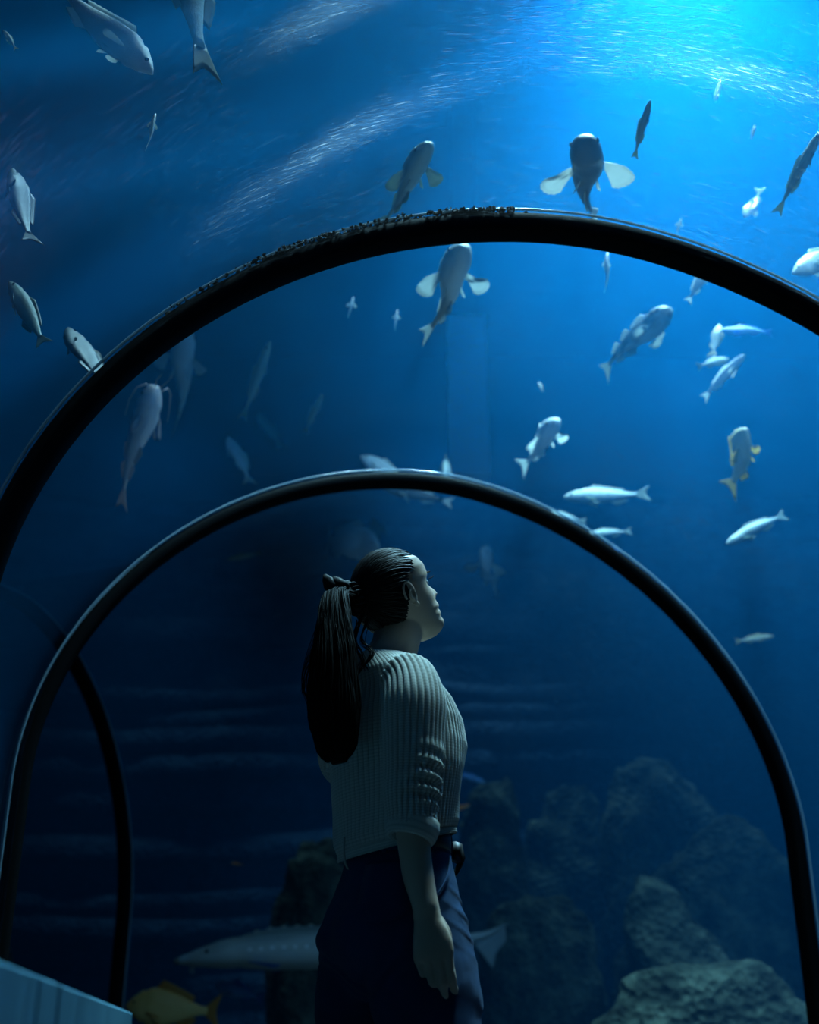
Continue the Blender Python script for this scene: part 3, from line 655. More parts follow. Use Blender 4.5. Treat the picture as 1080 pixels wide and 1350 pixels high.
def denim_mat():
    m = mat('indigo_denim', (.02, .045, .13), .85, 0, .15)
    b = m.node_tree.nodes['Principled BSDF']
    tc = nd(m, 'ShaderNodeTexCoord')
    n1 = nd(m, 'ShaderNodeTexNoise'); n1.inputs['Scale'].default_value = 9; n1.inputs['Detail'].default_value = 6
    n2 = nd(m, 'ShaderNodeTexWave'); n2.inputs['Scale'].default_value = 320; n2.inputs['Distortion'].default_value = 2; n2.bands_direction = 'DIAGONAL'
    lk(m, tc.outputs['Object'], n1.inputs['Vector']); lk(m, tc.outputs['Object'], n2.inputs['Vector'])
    mx = nd(m, 'ShaderNodeMix', data_type='RGBA'); mx.inputs[6].default_value = (.003, .018, .055, 1); mx.inputs[7].default_value = (.008, .05, .13, 1)
    lk(m, n1.outputs[0], mx.inputs[0]); lk(m, mx.outputs[2], b.inputs['Base Color'])
    bp = nd(m, 'ShaderNodeBump'); bp.inputs['Strength'].default_value = .35; bp.inputs['Distance'].default_value = .001
    lk(m, n2.outputs[1], bp.inputs['Height']); lk(m, bp.outputs[0], b.inputs['Normal'])
    b.inputs['Sheen Weight'].default_value = .05
    return m
M_denim = denim_mat()

woman = thing('person', 'woman with dark ponytail, cream ribbed sweater and jeans, gazing up', 'person', tuple(bf(0, 0, 0)))
WI = Matrix.Translation(-woman.location)
def adopt(o, parent=None):
    """meshes of the woman are written in world coordinates; move them into her frame"""
    o.data.transform(WI); o.parent = parent or woman; return o

# --- head, in its own frame (x forward, y to her left, z up), then turned, tilted back and set on the neck
HEAD_YAW, HEAD_PITCH, HEAD_ROLL = radians(27), radians(31), radians(7)
HEAD_C = at(525, 785, 2.60)
HM = Matrix.Translation(HEAD_C) @ Matrix.Rotation(HEAD_YAW, 4, 'Z') @ Matrix.Rotation(-HEAD_PITCH, 4, 'Y') @ Matrix.Rotation(HEAD_ROLL, 4, 'X') @ Matrix.Scale(.97, 4)
#        z      front   nose   back    width
HTAB = [(-.120, .050, .000, .012, .014), (-.113, .068, .000, -.004, .026), (-.104, .079, .0, -.016, .035), (-.094, .0815, .0, -.030, .042), (-.084, .0765, .0, -.042, .047),
        (-.073, .0815, .001, -.052, .051), (-.065, .0775, .002, -.060, .054), (-.057, .0835, .002, -.066, .057), (-.047, .0790, .004, -.072, .0600), (-.039, .0775, .015, -.077, .0620),
        (-.032, .077, .027, -.081, .0640), (-.022, .0765, .022, -.087, .0660), (-.008, .0755, .013, -.093, .0680), (.006, .0775, .006, -.098, .0695), (.022, .0845, .002, -.100, .0715),
        (.045, .0845, .0, -.098, .0720), (.064, .0755, .0, -.090, .0680), (.082, .056, .0, -.072, .0560), (.096, .030, .0, -.046, .0360), (.104, -.002, .0, -.016, .010)]
def head_rings(n=72):
    rings = []
    zs = [-.120 + i * .224 / 84 for i in range(85)]
    for z in zs:
        fr, nose, bk, wd = lerp_tab(HTAB, z)
        xc = -.012 + max(0, (-z - .05)) * .55
        ring = []
        for k in range(n):
            a = 2 * pi * k / n; c, s = cos(a), sin(a)
            x = xc + ((fr - xc) * (abs(c) ** .86) if c > 0 else -(xc - bk) * abs(c) ** .95)
            y = wd * math.copysign(abs(s) ** .92, s)
            if c > 0:
                x += nose * exp(-(y / .0115) ** 2)
                sock = exp(-((abs(y) - .031) / .014) ** 2 - ((z - .002) / .010) ** 2)
                x -= .0085 * sock
                x += .003 * exp(-((abs(y) - .040) / .016) ** 2 - ((z + .028) / .016) ** 2)   # cheek bones
                x += .0035 * exp(-((abs(y) - .012) / .006) ** 2 - ((z + .037) / .006) ** 2)  # nostril wings
                x -= .002 * exp(-(z + .065) ** 2 / .0025 ** 2) * exp(-(y / .024) ** 2)
            ring.append(HM @ V((x, y, z)))
        rings.append(ring)
    return rings

body = MB()
body.rings(head_rings(), True, True)
neck0, neck1 = bf(-.032, 0, 1.295), HM @ V((-.022, 0, -.055))
limb(body, [bf(-.045, 0, 1.24), neck0 + V((.0, 0, .02)), neck0.lerp(neck1, .55) + V((.004, .0, 0)), neck1], [.075, .058, .052, .055], [.085, .057, .050, .050], BF, 24)
# ears (a rim, a bowl and a lobe)
for sg in (1, -1):
    ec = V((-.012, sg * .0705, -.008)); rim = []
    for k in range(15):
        a = radians(200 - k * 20); rr = 1.0 - .12 * (k > 9)
        rim.append(HM @ (ec + V((-.004 + .0155 * rr * cos(a) - .003, sg * (.0075 - .002 * cos(a)), .029 * sin(a) * (1 if sin(a) > 0 else .85)))))
    body.tube(rim, [.0035] * 15, 8)
    pad = []
    for j in range(4):
        q = (.15, .6, .95, 1.0)[j]
        pad.append([HM @ (ec + V((-.006 + .0145 * q * cos(b), sg * (-.003 + .005 * j / 3), .027 * q * sin(b)))) for b in (2*pi*k/14 for k in range(14))])
    body.rings(pad, True, True)
    body.tube([HM @ (ec + V(p)) for p in ((.002, sg * .006, .012), (-.006, sg * .009, .006), (-.008, sg * .009, -.006), (-.002, sg * .008, -.014))], [.0025, .003, .003, .0025], 8)
    body.tube([HM @ (ec + V((-.002 + .003 * k, sg * .006, -.022 - .004 * k))) for k in range(3)], [.005, .0055, .004], 8)

# torso under the clothes
#        z      cf      a      b
TORSO = [(.74, -.005, .100, .140), (.80, -.008, .105, .150), (.86, -.005, .100, .145), (.93, .004, .085, .125), (.99, .006, .080, .118), (1.06, .004, .085, .125), (1.14, .006, .098, .135),
         (1.20, .000, .095, .140), (1.24, -.012, .080, .145), (1.265, -.025, .066, .135), (1.30, -.035, .055, .090), (1.33, -.040, .048, .058)]
rings = []
for i in range(40):
    z = .74 + .59 * i / 39; cf, a, b = lerp_tab(TORSO, z)
    rings.append([bf(cf + a * cos(q), b * sin(q), z) for q in (2*pi*k/36 for k in range(36))])
body.rings(rings, True, True)

# right arm (towards the camera) and hand
AY = 2.455
RS, RE, RW = at(541, 893, AY), at(542, 1062, AY - .015), at(563, 1207, AY - .02)
limb(body, [RS + V((0, .012, -.022)), RS.lerp(RE, .5) + V((-.004, 0, 0)), RE, at(549, 1140, AY - .015), at(560, 1190, AY - .02), RW], [.036, .040, .035, .0305, .0255, .0262], [.034, .040, .034, .030, .0235, .0195], V((1, 0, 0)), 22, 5)
def hand(mb, W, d, n, s, scale=1.0, curl=1.0):
    """W wrist, d along the hand, n out of the back of the hand, s towards the index finger"""
    d, n, s = d.normalized(), n.normalized(), s.normalized()
    P = lambda a, b, c: W + (d * a + s * b + n * c) * scale
    rings = []
    for a, sc, hw, th, cn in ((-.012, 0, .0260, .0190, 0), (.010, .001, .0275, .0180, 0), (.030, .003, .0345, .0165, .001), (.052, .003, .0395, .0150, .002), (.072, .002, .0405, .0135, .002), (.084, .001, .0385, .0115, .0)):
        rings.append([P(a, sc + hw * math.copysign(abs(cos(q)) ** .8, cos(q)), cn + th * math.copysign(abs(sin(q)) ** .9, sin(q))) for q in (2*pi*k/20 for k in range(20))])
    mb.rings(rings, True, True)
    def finger(base, segs, flex, side, r0, taper=.87):
        pts = [P(*base)]; ang = 0; dirs = []
        for L, fl in zip(segs, flex):
            ang += radians(fl) * curl
            dv = (d * cos(ang) - n * sin(ang)); dv = (dv + s * side).normalized()
            dirs.append(dv); pts.append(pts[-1] + dv * L * scale)
        rr = [r0 * scale * taper ** k for k in range(len(pts))]
        P2 = []; R2 = []
        start = P(base[0] - .018, base[1] * .93, base[2])
        P2.append(start); R2.append(rr[0] * .95)
        for k, p in enumerate(pts):
            P2.append(p); R2.append(rr[k] * (1.10 if 0 < k < len(pts) - 1 else 1.0))
            if k < len(pts) - 1: P2.append(p.lerp(pts[k+1], .5)); R2.append((rr[k] + rr[k+1]) * .47)
        limb(mb, P2, R2, R2, n, 12, 2)
        # a knuckle where the finger leaves the hand
        kn = P(base[0] - .002, base[1], base[2] + .0045)
        limb(mb, [kn - d * .006, kn, kn + d * .006], [.006 * scale] * 3, [.0062 * scale] * 3, n, 10, 2)
        return pts[-1], dirs[-1]
    tips = []
    tips.append(finger((.080, .0290, .001), (.041, .025, .021), (12, 30, 22), .010, .0102))
    tips.append(finger((.084, .0100, .002), (.044, .028, .022), (10, 26, 18), .000, .0104))
    tips.append(finger((.081, -.0090, .001), (.041, .027, .021), (13, 32, 22), .01, .0100))
    tips.append(finger((.075, -.0270, .000), (.033, .021, .018), (14, 32, 22), .02, .0090))
    # thumb leaves the side of the palm and folds in front of it
    tp = [P(.010, .018, -.010), P(.034, .028, -.026), P(.060, .029, -.040), P(.082, .024, -.046), P(.095, .020, -.047)]
    limb(mb, tp, [.0125 * scale, .0125 * scale, .0098 * scale, .0088 * scale, .0066 * scale], [.0125 * scale, .0130 * scale, .0100 * scale, .0092 * scale, .007 * scale], n, 14, 3)
    return tips
HD = (at(571, 1262, AY - .02) - RW).normalized()
HN = V((-.10, -1, .05)); HN = (HN - HD * HN.dot(HD)).normalized()
HS = HN.cross(HD); HS = HS if HS.x > 0 else -HS
rtips = hand(body, RW, HD, HN, HS, .96)

# left arm, bent across the front of her body
LS, LE, LW = bf(-.035, -.150, 1.265), V((-.150, 2.90, 1.205)), bf(.085, -.175, 1.06)
limb(body, [LS, LS.lerp(LE, .5) + V((-.004, 0, -.005)), LE, LE.lerp(LW, .5), LW], [.046, .043, .039, .034, .027], [.046, .043, .038, .032, .021], V((0, 0, 1)), 22, 5)
lhd = (bf(.125, -.115, 1.02) - LW).normalized(); lhn = (BF - lhd * BF.dot(lhd)).normalized(); lhs = lhn.cross(lhd); lhs = lhs if lhs.z > 0 else -lhs
hand(body, LW, lhd, lhn, lhs, .96)

# legs and feet
LEGS = {1: [bf(-.005, .088, .80), bf(.030, .090, .60), bf(.055, .090, .44), bf(.070, .092, .22), bf(.085, .095, .075)],
        -1: [bf(-.010, -.088, .80), bf(-.010, -.090, .60), bf(-.055, -.092, .44), bf(-.090, -.094, .22), bf(-.115, -.095, .075)]}
for sg, pts in LEGS.items():
    limb(body, pts, [.080, .070, .050, .046, .034], [.080, .070, .050, .046, .034], BF, 22, 5)
    limb(body, [pts[-1] + BF * -.03 + V((0, 0, -.025)), pts[-1] + BF * .05 + V((0, 0, -.03)), pts[-1] + BF * .13 + V((0, 0, -.045))], [.03, .030, .018], [.030, .038, .036], V((0, 0, 1)), 16, 4)
bo = body.build('body', M_skin)
voxel(bo, .0027, 5, .5)
bo.data.materials.append(M_lips)
HMI = HM.inverted()
for p in bo.data.polygons:
    q = HMI @ V(p.center)
    if q.x > .068 and abs(q.y) < .024 - abs(q.z + .065) * .6 and abs(q.z + .065) < .011: p.material_index = 1
adopt(bo)

# eyes, brows
for sg in (1, -1):
    c = V((.0570, sg * .031, .002)); mb = MB()
    for_r = [[HM @ (c + V((.0118 * cos(t) * cos(a) , .0118 * cos(t) * sin(a), .0118 * sin(t)))) for a in (2*pi*k/16 for k in range(16))] for t in (-pi/2 + .05 + (pi - .1) * j / 10 for j in range(11))]
    mb.rings(for_r, True, True); e = adopt(mb.build('eye', M_eye))
    mb = MB(); mb.tube([HM @ V((.0775 - 4.5 * max(0, y - .02) ** 2 * 1.6 + .0025, sg * y, .021 + .10 * (y - .012) - 3.0 * (y - .012) ** 2)) for y in (.012 + .006 * k for k in range(7))], [.0012, .002, .0024, .0024, .002, .0015, .001], 6)
    adopt(mb.build('eyebrow', M_hair))
    mb = MB()
    for k in range(12):
        y = .020 + .022 * k / 11
        mb.tube([HM @ V((.0765 - 9 * (y - .031) ** 2, sg * y, .006)), HM @ V((.0815 - 9 * (y - .031) ** 2, sg * (y + .001), .0065)), HM @ V((.0845 - 9 * (y - .031) ** 2, sg * (y + .002), .010))], [.0005, .0004, .0002], 4)
    adopt(mb.build('eyelashes', M_hair))

# finger nails of the visible hand
for tip, dv in rtips:
    up = (HN - dv * HN.dot(dv)).normalized(); sd = dv.cross(up); mb = MB()
    mb.rings([[tip + up * (.0058 - .0016 * (abs(c) ** 2)) + dv * (.0035 + l) + sd * c * .0042 * wv for c in (-1, -.5, 0, .5, 1)] for l, wv in ((-.006, .8), (-.003, 1), (.001, 1), (.003, .7))], False, False)
    nl = adopt(mb.build('fingernail', mat('nail', (.55, .42, .36), .25)))

# --- hair: a scalp cap with grooved strands combed back to the tie, then the ponytail
HE_C, HE_R = V((-.010, 0, .008)), V((.0965, .0775, .1005))
def hel(dirv, off=0.0):
    d = V(dirv); k = 1 / sqrt((d.x / HE_R.x) ** 2 + (d.y / HE_R.y) ** 2 + (d.z / HE_R.z) ** 2)
    return HE_C + d * k + d.normalized() * off
def in_hair(p): 
    return (p.z > .030 + .46 * p.x - .05 * abs(p.y)) if p.x > -.020 else (p.z > -.070 + max(0, (p.x + .045)) * 2.2)
TIE_L = V((-.118, 0, .036))
tie_dir = (TIE_L - HE_C).normalized()
mb = MB(); n1, n2 = 120, 90; vs = []; keep = []
for i in range(n1 + 1):
    t = -pi / 2 + pi * i / n1
    for j in range(n2):
        a = 2 * pi * j / n2
        vs.append(hel((cos(t) * cos(a), cos(t) * sin(a), sin(t)), .0012))
for q in grid_faces(n1 + 1, n2, True):
    c = sum((vs[k] for k in q), V((0, 0, 0))) / 4
    if in_hair(c - V((.014, 0, 0))) and in_hair(c - V((0, 0, .010))): keep.append(q)
used = sorted({k for q in keep for k in q}); idx = {k: i for i, k in enumerate(used)}
mb.v = [HM @ vs[k] for k in used]; mb.f = [tuple(idx[k] for k in q) for q in keep]
hr = R
# strands from the hairline and from inside the cap
starts = []
for k in range(2600):
    a = hr.uniform(-pi, pi); t = hr.uniform(-.8, pi / 2)
    d = V((cos(t) * cos(a), cos(t) * sin(a), sin(t))); p = hel(d)
    if in_hair(p): starts.append(d)
def slerp(a, b, t):
    a = a.normalized(); b = b.normalized(); om = math.acos(max(-1, min(1, a.dot(b))))
    if om < 1e-4: return a
    return (a * sin((1 - t) * om) + b * sin(t * om)) / sin(om)
for d in starts:
    lift = hr.uniform(.0012, .0058); e = (tie_dir + V((0, hr.uniform(-.12, .12), hr.uniform(-.14, .14)))).normalized()
    wob = hr.uniform(-.02, .02); pts = []
    for k in range(11):
        t = k / 10; q = slerp(d, e, t); q = (q + V((0, wob, wob)) * sin(pi * t)).normalized()
        pts.append(HM @ hel(q, lift * (1 - .1 * t) + .004 * t ** 4 - (.004 if k == 0 else 0)))
    mb.tube(pts, [.0008, .0014, .0018, .0019, .0019, .0019, .0019, .0018, .0016, .0014, .0012], 5, False)
# a few flyaway hairs
for k in range(26):
    d = V((hr.uniform(-.6, .7), hr.uniform(-.7, .7), 1)).normalized(); e = (tie_dir + V((0, 0, .2))).normalized()
    pts = [HM @ hel(slerp(d, e, t * .5), .005 + .007 * sin(pi * t) * hr.random()) for t in (0, .25, .5, .75, 1)]
    mb.tube(pts, .0004, 3, False)
ho = adopt(mb.build('hair', M_hair)); ho['kind'] = 'stuff'

PT = [HM @ V((-.108, 0, .034)), at(443, 784, 2.485), at(440, 820, 2.45), at(440, 860, 2.435), at(440, 905, 2.425), at(441, 945, 2.42), at(445, 985, 2.42), at(448, 1006, 2.42)]
PW = [.018, .024, .033, .044, .051, .050, .038, .016]
path = catmull(PT, 8); fr = frames(path, V((1, 0, 0)))
def pw(i):
    s = i / 8; k = min(int(s), len(PW) - 2); return PW[k] + (PW[k+1] - PW[k]) * (s - k)
mb = MB()
mb.rings([[p + fr[i][1] * pw(i) * .92 * cos(a) * (1 + .05 * sin(5 * a + i * .3)) + fr[i][2] * pw(i) * .55 * sin(a) for a in (2*pi*k/28 for k in range(28))] for i, p in enumerate(path)], True, True)
for k in range(620):
    a = hr.uniform(0, 2 * pi); rr = sqrt(hr.uniform(.45, 1.15)) ; ph = hr.uniform(0, 6); end = len(path) - hr.choice([1, 1, 2, 3, 4, 6, 9, 12])
    amp = hr.uniform(0, .006); pts = []
    for i in range(0, end, 3):
        w_ = pw(i) * rr; pts.append(path[i] + fr[i][1] * (w_ * cos(a) + amp * sin(i * .25 + ph)) + fr[i][2] * (w_ * .58 * sin(a) + amp * cos(i * .2 + ph)))
    if len(pts) > 3: mb.tube(pts, [.0013] * (len(pts) - 1) + [.0004], 4, False)
# loose locks on either side of the ponytail
for px0, py0, px1, py1, px2, py2, Y in ((418, 835, 401, 895, 410, 935, 2.43), (420, 850, 404, 885, 399, 915, 2.43), (478, 845, 490, 862, 470, 890, 2.44), (470, 838, 474, 860, 484, 884, 2.46), (466, 850, 478, 872, 462, 900, 2.44)):
    for k in range(9):
        j = lambda: V((hr.uniform(-.006, .006), hr.uniform(-.004, .004), hr.uniform(-.006, .006)))
        mb.tube(catmull([at(px0 + 8, py0 - 30, Y) + j(), at(px0, py0, Y) + j(), at(px1, py1, Y) + j(), at(px2, py2, Y) + j()], 5), [.0009] * 15 + [.0003], 4, False)
po = adopt(mb.build('ponytail', M_pony)); po['kind'] = 'stuff'
# scrunchie: gathered cloth ring with a standing fold
tdir = (HM.to_3x3() @ V((-1, 0, .12))).normalized(); tc = HM @ V((-.116, 0, .036))
ax1 = tdir.orthogonal().normalized(); ax2 = tdir.cross(ax1); rings = []
for k in range(160):
    a = 2 * pi * k / 160; rad = .026 + .002 * sin(9 * a); tr = .0105 + .0025 * sin(17 * a + 1) + .002 * sin(23 * a)
    er = ax1 * cos(a) + ax2 * sin(a)
    rings.append([tc + er * (rad + tr * cos(b)) + tdir * tr * 1.1 * sin(b) for b in (2*pi*j/12 for j in range(12))])
mb = MB(); mb.rings(rings + [rings[0]], True, False)
for px1, py1, px2, py2 in ((444, 782, 428, 757), (452, 776, 440, 760)):
    mb.rings([[at(px1 + (px2 - px1) * t, py1 + (py2 - py1) * t, 2.49) + V((w_ * cos(b), .5 * w_ * sin(b), .3 * w_ * cos(b))) for b in (2*pi*j/10 for j in range(10))] for t, w_ in ((0, .016), (.4, .017), (.75, .011), (1, .003))], True, True)
adopt(mb.build('scrunchie', M_scrunchie))

# --- sweater
def rib_p(s):  # 0..1 across one rib
    g = min(s, 1 - s); return 1 - exp(-(g / .16) ** 2)
def uv_grid(o, nr, nc, us, vs_):
    me = o.data; uvl = me.uv_layers.new(name='UVMap'); 
    arr = np.empty(len(me.loops) * 2, dtype=np.float32); li = np.empty(len(me.loops), dtype=np.int32); me.loops.foreach_get('vertex_index', li)
    i, j = li // nc, li % nc; i = np.minimum(i, nr - 1)
    arr[0::2] = np.asarray(us)[j]; arr[1::2] = np.asarray(vs_)[i]; uvl.data.foreach_set('uv', arr)
#        t      z      cf     a      b       (t runs hem to neck)
SWEAT = [(0.00, .950, .004, .106, .150), (.06, .968, .004, .106, .150), (.10, .985, .003, .108, .153), (.25, 1.04, .004, .111, .160), (.40, 1.10, .005, .118, .166), (.52, 1.15, .004, .122, .168), (.62, 1.20, .000, .116, .168),
         (.74, 1.240, -.008, .100, .166), (.82, 1.268, -.020, .084, .160), (.89, 1.300, -.030, .075, .140), (.95, 1.326, -.036, .067, .100), (1.0, 1.341, -.040, .062, .072)]
NRIB, PER, NROW = 74, 8, 110
nc = NRIB * PER; rings = []; vv = []
for i in range(NROW):
    t = i / (NROW - 1); z, cf, a, b = lerp_tab(SWEAT, t)
    hemk = max(0, 1 - t / .55); ring = []
    for k in range(nc):
        q = 2 * pi * k / nc; s = (k % PER) / PER
        d = .0052 * rib_p(s) * min(1, max(.1, (t - .05) / .04))
        if t < .07: d += .0014 * sin(t * 2 * pi / .0155)            # the hem band is knitted crosswise
        c, sn = cos(q), sin(q)
        bust = .012 * exp(-((z - 1.150) / .05) ** 2) * exp(-((abs(sn) * b - .065) / .05) ** 2) * (c > 0) * c
        drape = .0045 * sin(3 * q + 9 * z) * sin(pi * min(1, t * 1.2)) + .004 * noise.noise(V((c * 2, sn * 2, z * 9)))
        f = cf + (a + d + drape) * c + bust; r = (b + d + drape) * sn
        zz = z + hemk * (.30 * (f) ) * .9
        ring.append(bf(f, r, zz))
    rings.append(ring); vv.append(t * .42)
mb = MB(); mb.rings(rings, True, False)
so = mb.build('sweater', M_knit); uv_grid(so, NROW, nc, [.011 * k / PER for k in range(nc)], vv); adopt(so)
so.data.transform(Matrix.Identity(4))
sm = so.modifiers.new('thick', 'SOLIDIFY'); sm.thickness = .004; sm.offset = -1
# sleeves
def sleeve(name, pts, rad, up0, nrib, fold_dir=None, gather=0.0):
    P = catmull(pts, 22); fr = frames(P, up0); m = len(pts) - 1; rings = []; vv = []; L = 0; nc = nrib * PER
    for i, p in enumerate(P):
        if i: L += (p - P[i-1]).length
        s = i / 22; k = min(int(s), m - 1); t = s - k; t = t * t * (3 - 2 * t); r0 = rad[k] + (rad[k+1] - rad[k]) * t
        u = i / (len(P) - 1); ring = []
        for k in range(nc):
            q = 2 * pi * k / nc
            d = .0052 * rib_p((k % PER) / PER)
            e = fr[i][1] * cos(q) + fr[i][2] * sin(q)
            if fold_dir is not None:
                w_ = max(0, e.dot(fold_dir) * .75 + .25)
                d += w_ * .0060 * exp(-((u - .78) / .12) ** 2) * sin(u * 92 + 1.2 * sin(q * 1.0)) 
            d += .0035 * noise.noise(V((cos(q) * 1.6, sin(q) * 1.6, u * 5 + gather)))
            d += .006 * exp(-((u - .16) / .025) ** 2) * max(0, e.dot(V((-.3, -.9, .2))))             # gathered shoulder seam
            d -= .005 * exp(-((u - .11) / .025) ** 2) * max(0, e.dot(V((-.3, -.9, .2))))
            ring.append(p + e * (r0 + d))
        rings.append(ring); vv.append(L)
    mb = MB(); mb.rings(rings, True, False); o = mb.build(name, M_knit); uv_grid(o, len(P), nc, [.011 * k / PER for k in range(nc)], vv)
    adopt(o); sm = o.modifiers.new('thick', 'SOLIDIFY'); sm.thickness = .004; sm.offset = -1
    return o, P[-1], fr[-1]
def cuff(parent, c, fr_, r, roll, width, tilt):
    t, u, s = fr_; t2 = (t + tilt).normalized(); u2 = (u - t2 * u.dot(t2)).normalized(); s2 = t2.cross(u2); rings = []; n = 110
    for j in range(17):
        b = 2 * pi * j / 16; prof = (math.copysign(abs(cos(b)) ** .8, cos(b)) * roll, math.copysign(abs(sin(b)) ** .8, sin(b)) * width / 2)
        ring = []
        for k in range(n):
            q = 2 * pi * k / n; rr = r + prof[0] * (1 + .06 * sin(3 * q + 1)) + .0010 * sin(prof[1] * 2 * pi / .0062) * (prof[0] > 0)
            ring.append(c + (u2 * cos(q) + s2 * sin(q)) * rr + t2 * prof[1])
        rings.append(ring)
    mb = MB(); mb.rings(rings, True, False); o = mb.build('cuff', M_knit)
    uv_grid(o, 17, n, [.0035 * k for k in range(n)], [.004 * j for j in range(17)]); adopt(o, parent); return o
slo, pe, fe = sleeve('sleeve', [RS + V((-.024, .062, .008)), at(540, 902, AY + .018), at(545, 930, AY), at(545, 985, AY - .005), at(542, 1040, AY - .012), at(542, 1092, AY - .015)],
                     [.034, .055, .0610, .0560, .0505, .0455], V((1, 0, 0)), 29, V((.9, -.45, 0)))
cuff(slo, pe + V((.002, 0, 0)), fe, .0405, .0115, .046, V((-.22, -.12, 0)))
slo2, pe, fe = sleeve('sleeve', [LS + BR * .05 + V((0, 0, .02)), LS, LS.lerp(LE, .5), LE + V((0, -.01, .0)), LE.lerp(LW, .35)], [.04, .060, .060, .056, .048], V((1, 0, 0)), 29, None, 3.0)
cuff(slo2, pe, fe, .041, .009, .04, V((0, 0, 0)))

mb = MB(); mb.rings([[at(x + d, y, 2.505) + V((0, e, 0)) for d, e in ((-1.5, 0), (0, -.003), (1.5, 0), (0, .003))] for x, y in ((454, 1104), (453.5, 1122), (455, 1138), (459, 1146))], True, True); adopt(mb.build('hem_tie', M_knit), so)
# --- jeans
jm = MB()
JT = [(.66, -.010, .070, .090), (.70, -.010, .098, .120), (.74, -.010, .122, .156), (.78, -.009, .130, .168), (.82, -.003, .124, .166), (.87, .003, .112, .153), (.91, .005, .101, .139), (.945, .005, .0925, .126), (.985, .004, .090, .122)]
rings = []
for i in range(36):
    z = .66 + .325 * i / 35; cf, a, b = lerp_tab(JT, z); ring = []
    for k in range(60):
        q = 2 * pi * k / 60; c, sn = cos(q), sin(q)
        glut = .016 * exp(-((z - .765) / .055) ** 2) * (c < 0) * (-c) * exp(-((abs(sn) * b - .07) / .05) ** 2)
        ring.append(bf(cf + a * math.copysign(abs(c) ** .92, c) - glut, b * sn, z))
    rings.append(ring)
jm.rings(rings, True, True)
for sg, pts in LEGS.items():
    p = [bf(-.004, sg * .078, .80), bf(.024 if sg > 0 else -.012, sg * .086, .66)] + [V(q) for q in pts[1:]]; p[-1] = p[-1] + V((0, 0, .01))
    limb(jm, p, [.112, .112, .102, .088, .086, .088], [.090, .093, .089, .083, .083, .086], BF, 30, 6)
jo = jm.build('jeans', M_denim); voxel(jo, .0048, 16, .5)
for v in jo.data.vertices:
    p = v.co - BO; f, r, z = p.dot(BF), p.dot(BR), p.z
    nrm = V((p.x, p.y, 0)).normalized() if True else 0
    d = .0035 * noise.noise(V((f * 9, r * 9, z * 14))) + .0018 * noise.noise(V((f * 25, r * 25, z * 30)))
    if f > .0 and r > -.15:                                               # pulled folds from the crotch over the front of the thigh
        w_ = min(1, max(0, f / .06))
        for z0, k_, am in ((.842, .20, .0055), (.806, .28, .0070), (.772, .34, .0065), (.735, .32, .004)):
            e = (z - (z0 - k_ * (f - .05) + .16 * abs(r - .05))) / .0065
            d += w_ * am * exp(-e * e) * exp(-((r - .05) / .09) ** 2)
    if f < -.02:                                                          # creases under the seat
        for z0, am in ((.715, .006), (.690, .004)):
            e = (z - z0 - .12 * (f + .08) + .04 * sin(r * 22)) / .007; d -= am * exp(-e * e) * min(1, (-f - .02) / .05)
    v.co += nrm * d
adopt(jo)
def ring_at(z, da, n=72, tab=JT):
    cf, a, b = lerp_tab(tab, z); return [(cf + (a + da) * math.copysign(abs(cos(q)) ** .92, cos(q)), (b + da) * sin(q)) for q in (2*pi*k/n for k in range(n))]
def band(name, z0, z1, da, th, material, parent=None, tilt=.0):
    zs = [z0, z0 + .002, (z0+z1)/2, z1 - .002, z1]; out = []
    prof = [(da, z0), (da + th, z0 + .002), (da + th, z1 - .002), (da, z1), (da - .004, z1), (da - .004, z0)]
    rings = [[bf(f, r, z + tilt * f) for f, r in ring_at((z0 + z1) / 2, d)] for d, z in prof]
    mb = MB(); mb.rings(rings + [rings[0]], True, False); return mb.build(name, material)
adopt(band('waistband', .930, .975, .004, .003, M_denim), jo)
belt = adopt(band('belt', .936, .970, .0055, .0030, M_belt, None, .0))
# buckle and the turned end of the belt at the front
mb = MB(); cf, a, b = lerp_tab(JT, .953); fx = cf + a + .012
mb.tube([bf(fx + .006, r, z) for r, z in ((.024, .932), (.024, .974), (-.024, .974), (-.024, .932), (.024, .932))], .0035, 8)
mb.tube([bf(fx + .010, .020, .953), bf(fx + .012, -.022, .953)], .0022, 8)
adopt(mb.build('buckle', M_buckle), belt)
mb = MB(); rings = []
for t, f_, r_, z_, w_ in ((0, .004, .005, .953, .017), (.2, .016, .020, .953, .018), (.4, .026, .030, .946, .0185), (.6, .028, .030, .930, .018), (.8, .022, .026, .912, .016), (1, .014, .022, .900, .010)):
    c = bf(fx + f_, r_, z_); rings.append([c + BR * .012 * x + UPZ * w_ * y * (1 if t < .5 else .35) + BF * (.003 * y * 0 + (.004 if abs(x) < .5 else 0)) + (BF * w_ * .25 * y if t >= .5 else V((0, 0, 0))) for x, y in ((-1, -1), (0, -1.05), (1, -1), (1, 1), (0, 1.05), (-1, 1))])
mb.rings(rings, True, True); adopt(mb.build('belt_end', M_belt), belt)
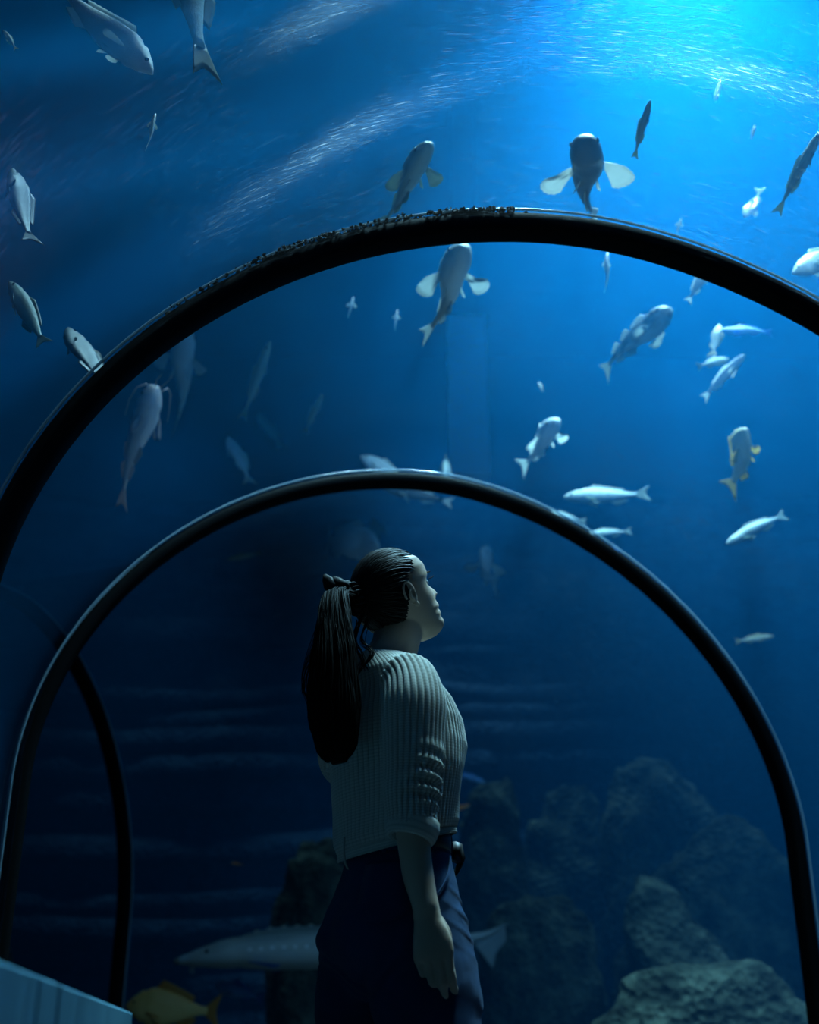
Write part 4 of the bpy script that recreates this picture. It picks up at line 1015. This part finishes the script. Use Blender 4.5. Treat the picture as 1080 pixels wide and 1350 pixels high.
for q in (.55, 1.5, 2.4, 3.14, 3.9, 4.8, 5.7):
    cf, a, b = lerp_tab(JT, .953); mb = MB(); rings = []
    for z, o_ in ((.924, .003), (.930, .008), (.953, .0105), (.974, .008), (.979, .003)):
        rings.append([bf(cf + (a + o_) * cos(q + w_), (b + o_) * sin(q + w_), z) for w_ in (-.045, 0, .045)])
    mb.rings(rings, False, False); l_ = mb.build('belt_loop', M_denim); l_.modifiers.new('t', 'SOLIDIFY').thickness = .003; adopt(l_, jo)
# side seam, pocket edge and back pocket of the leg towards the camera
def surf(q, z, o_=.004):
    cf, a, b = lerp_tab(JT, z); return bf(cf + (a + o_) * math.copysign(abs(cos(q)) ** .92, cos(q)), (b + o_) * sin(q), z)
mb = MB(); mb.tube([surf(1.02 + .52 * t, .925 - .085 * t, .005 - .002 * t) for t in (k / 12 for k in range(13))], .0022, 6); mb.tube([surf(1.0 + .54 * t, .920 - .085 * t, .005 - .002 * t) for t in (k / 12 for k in range(13))], .0012, 6)
adopt(mb.build('pocket_seam', M_denim), jo)
mb = MB(); rings = []
for z, h in ((.905, .9), (.900, 1), (.86, .98), (.81, .92), (.795, .6), (.788, .05)):
    rings.append([surf(2.30 + .42 * h * x, z, .0065) for x in (-1, -.5, 0, .5, 1)])
mb.rings(rings, False, False); l_ = mb.build('back_pocket', M_denim); l_.modifiers.new('t', 'SOLIDIFY').thickness = .003; adopt(l_, jo)
# shoes
for sg, pts in LEGS.items():
    a_ = V(pts[-1]); a_.z = 0; rings = []
    for z, g in ((.0, .96), (.004, 1.0), (.022, 1.0), (.026, .97), (.05, .86), (.075, .62), (.095, .52)):
        fr_c = .055 if z < .05 else .055 - (z - .05) * 1.1; ln = .130 if z < .045 else .130 - (z - .045) * 1.45
        rings.append([a_ + BF * (fr_c + ln * g * cos(q)) + BR * (.047 * g * sin(q) * (1 - .12 * (cos(q) < -.3))) + V((0, 0, z)) for q in (2*pi*k/28 for k in range(28))])
    mb = MB(); mb.rings(rings, True, True); adopt(mb.build('shoe', M_shoe))
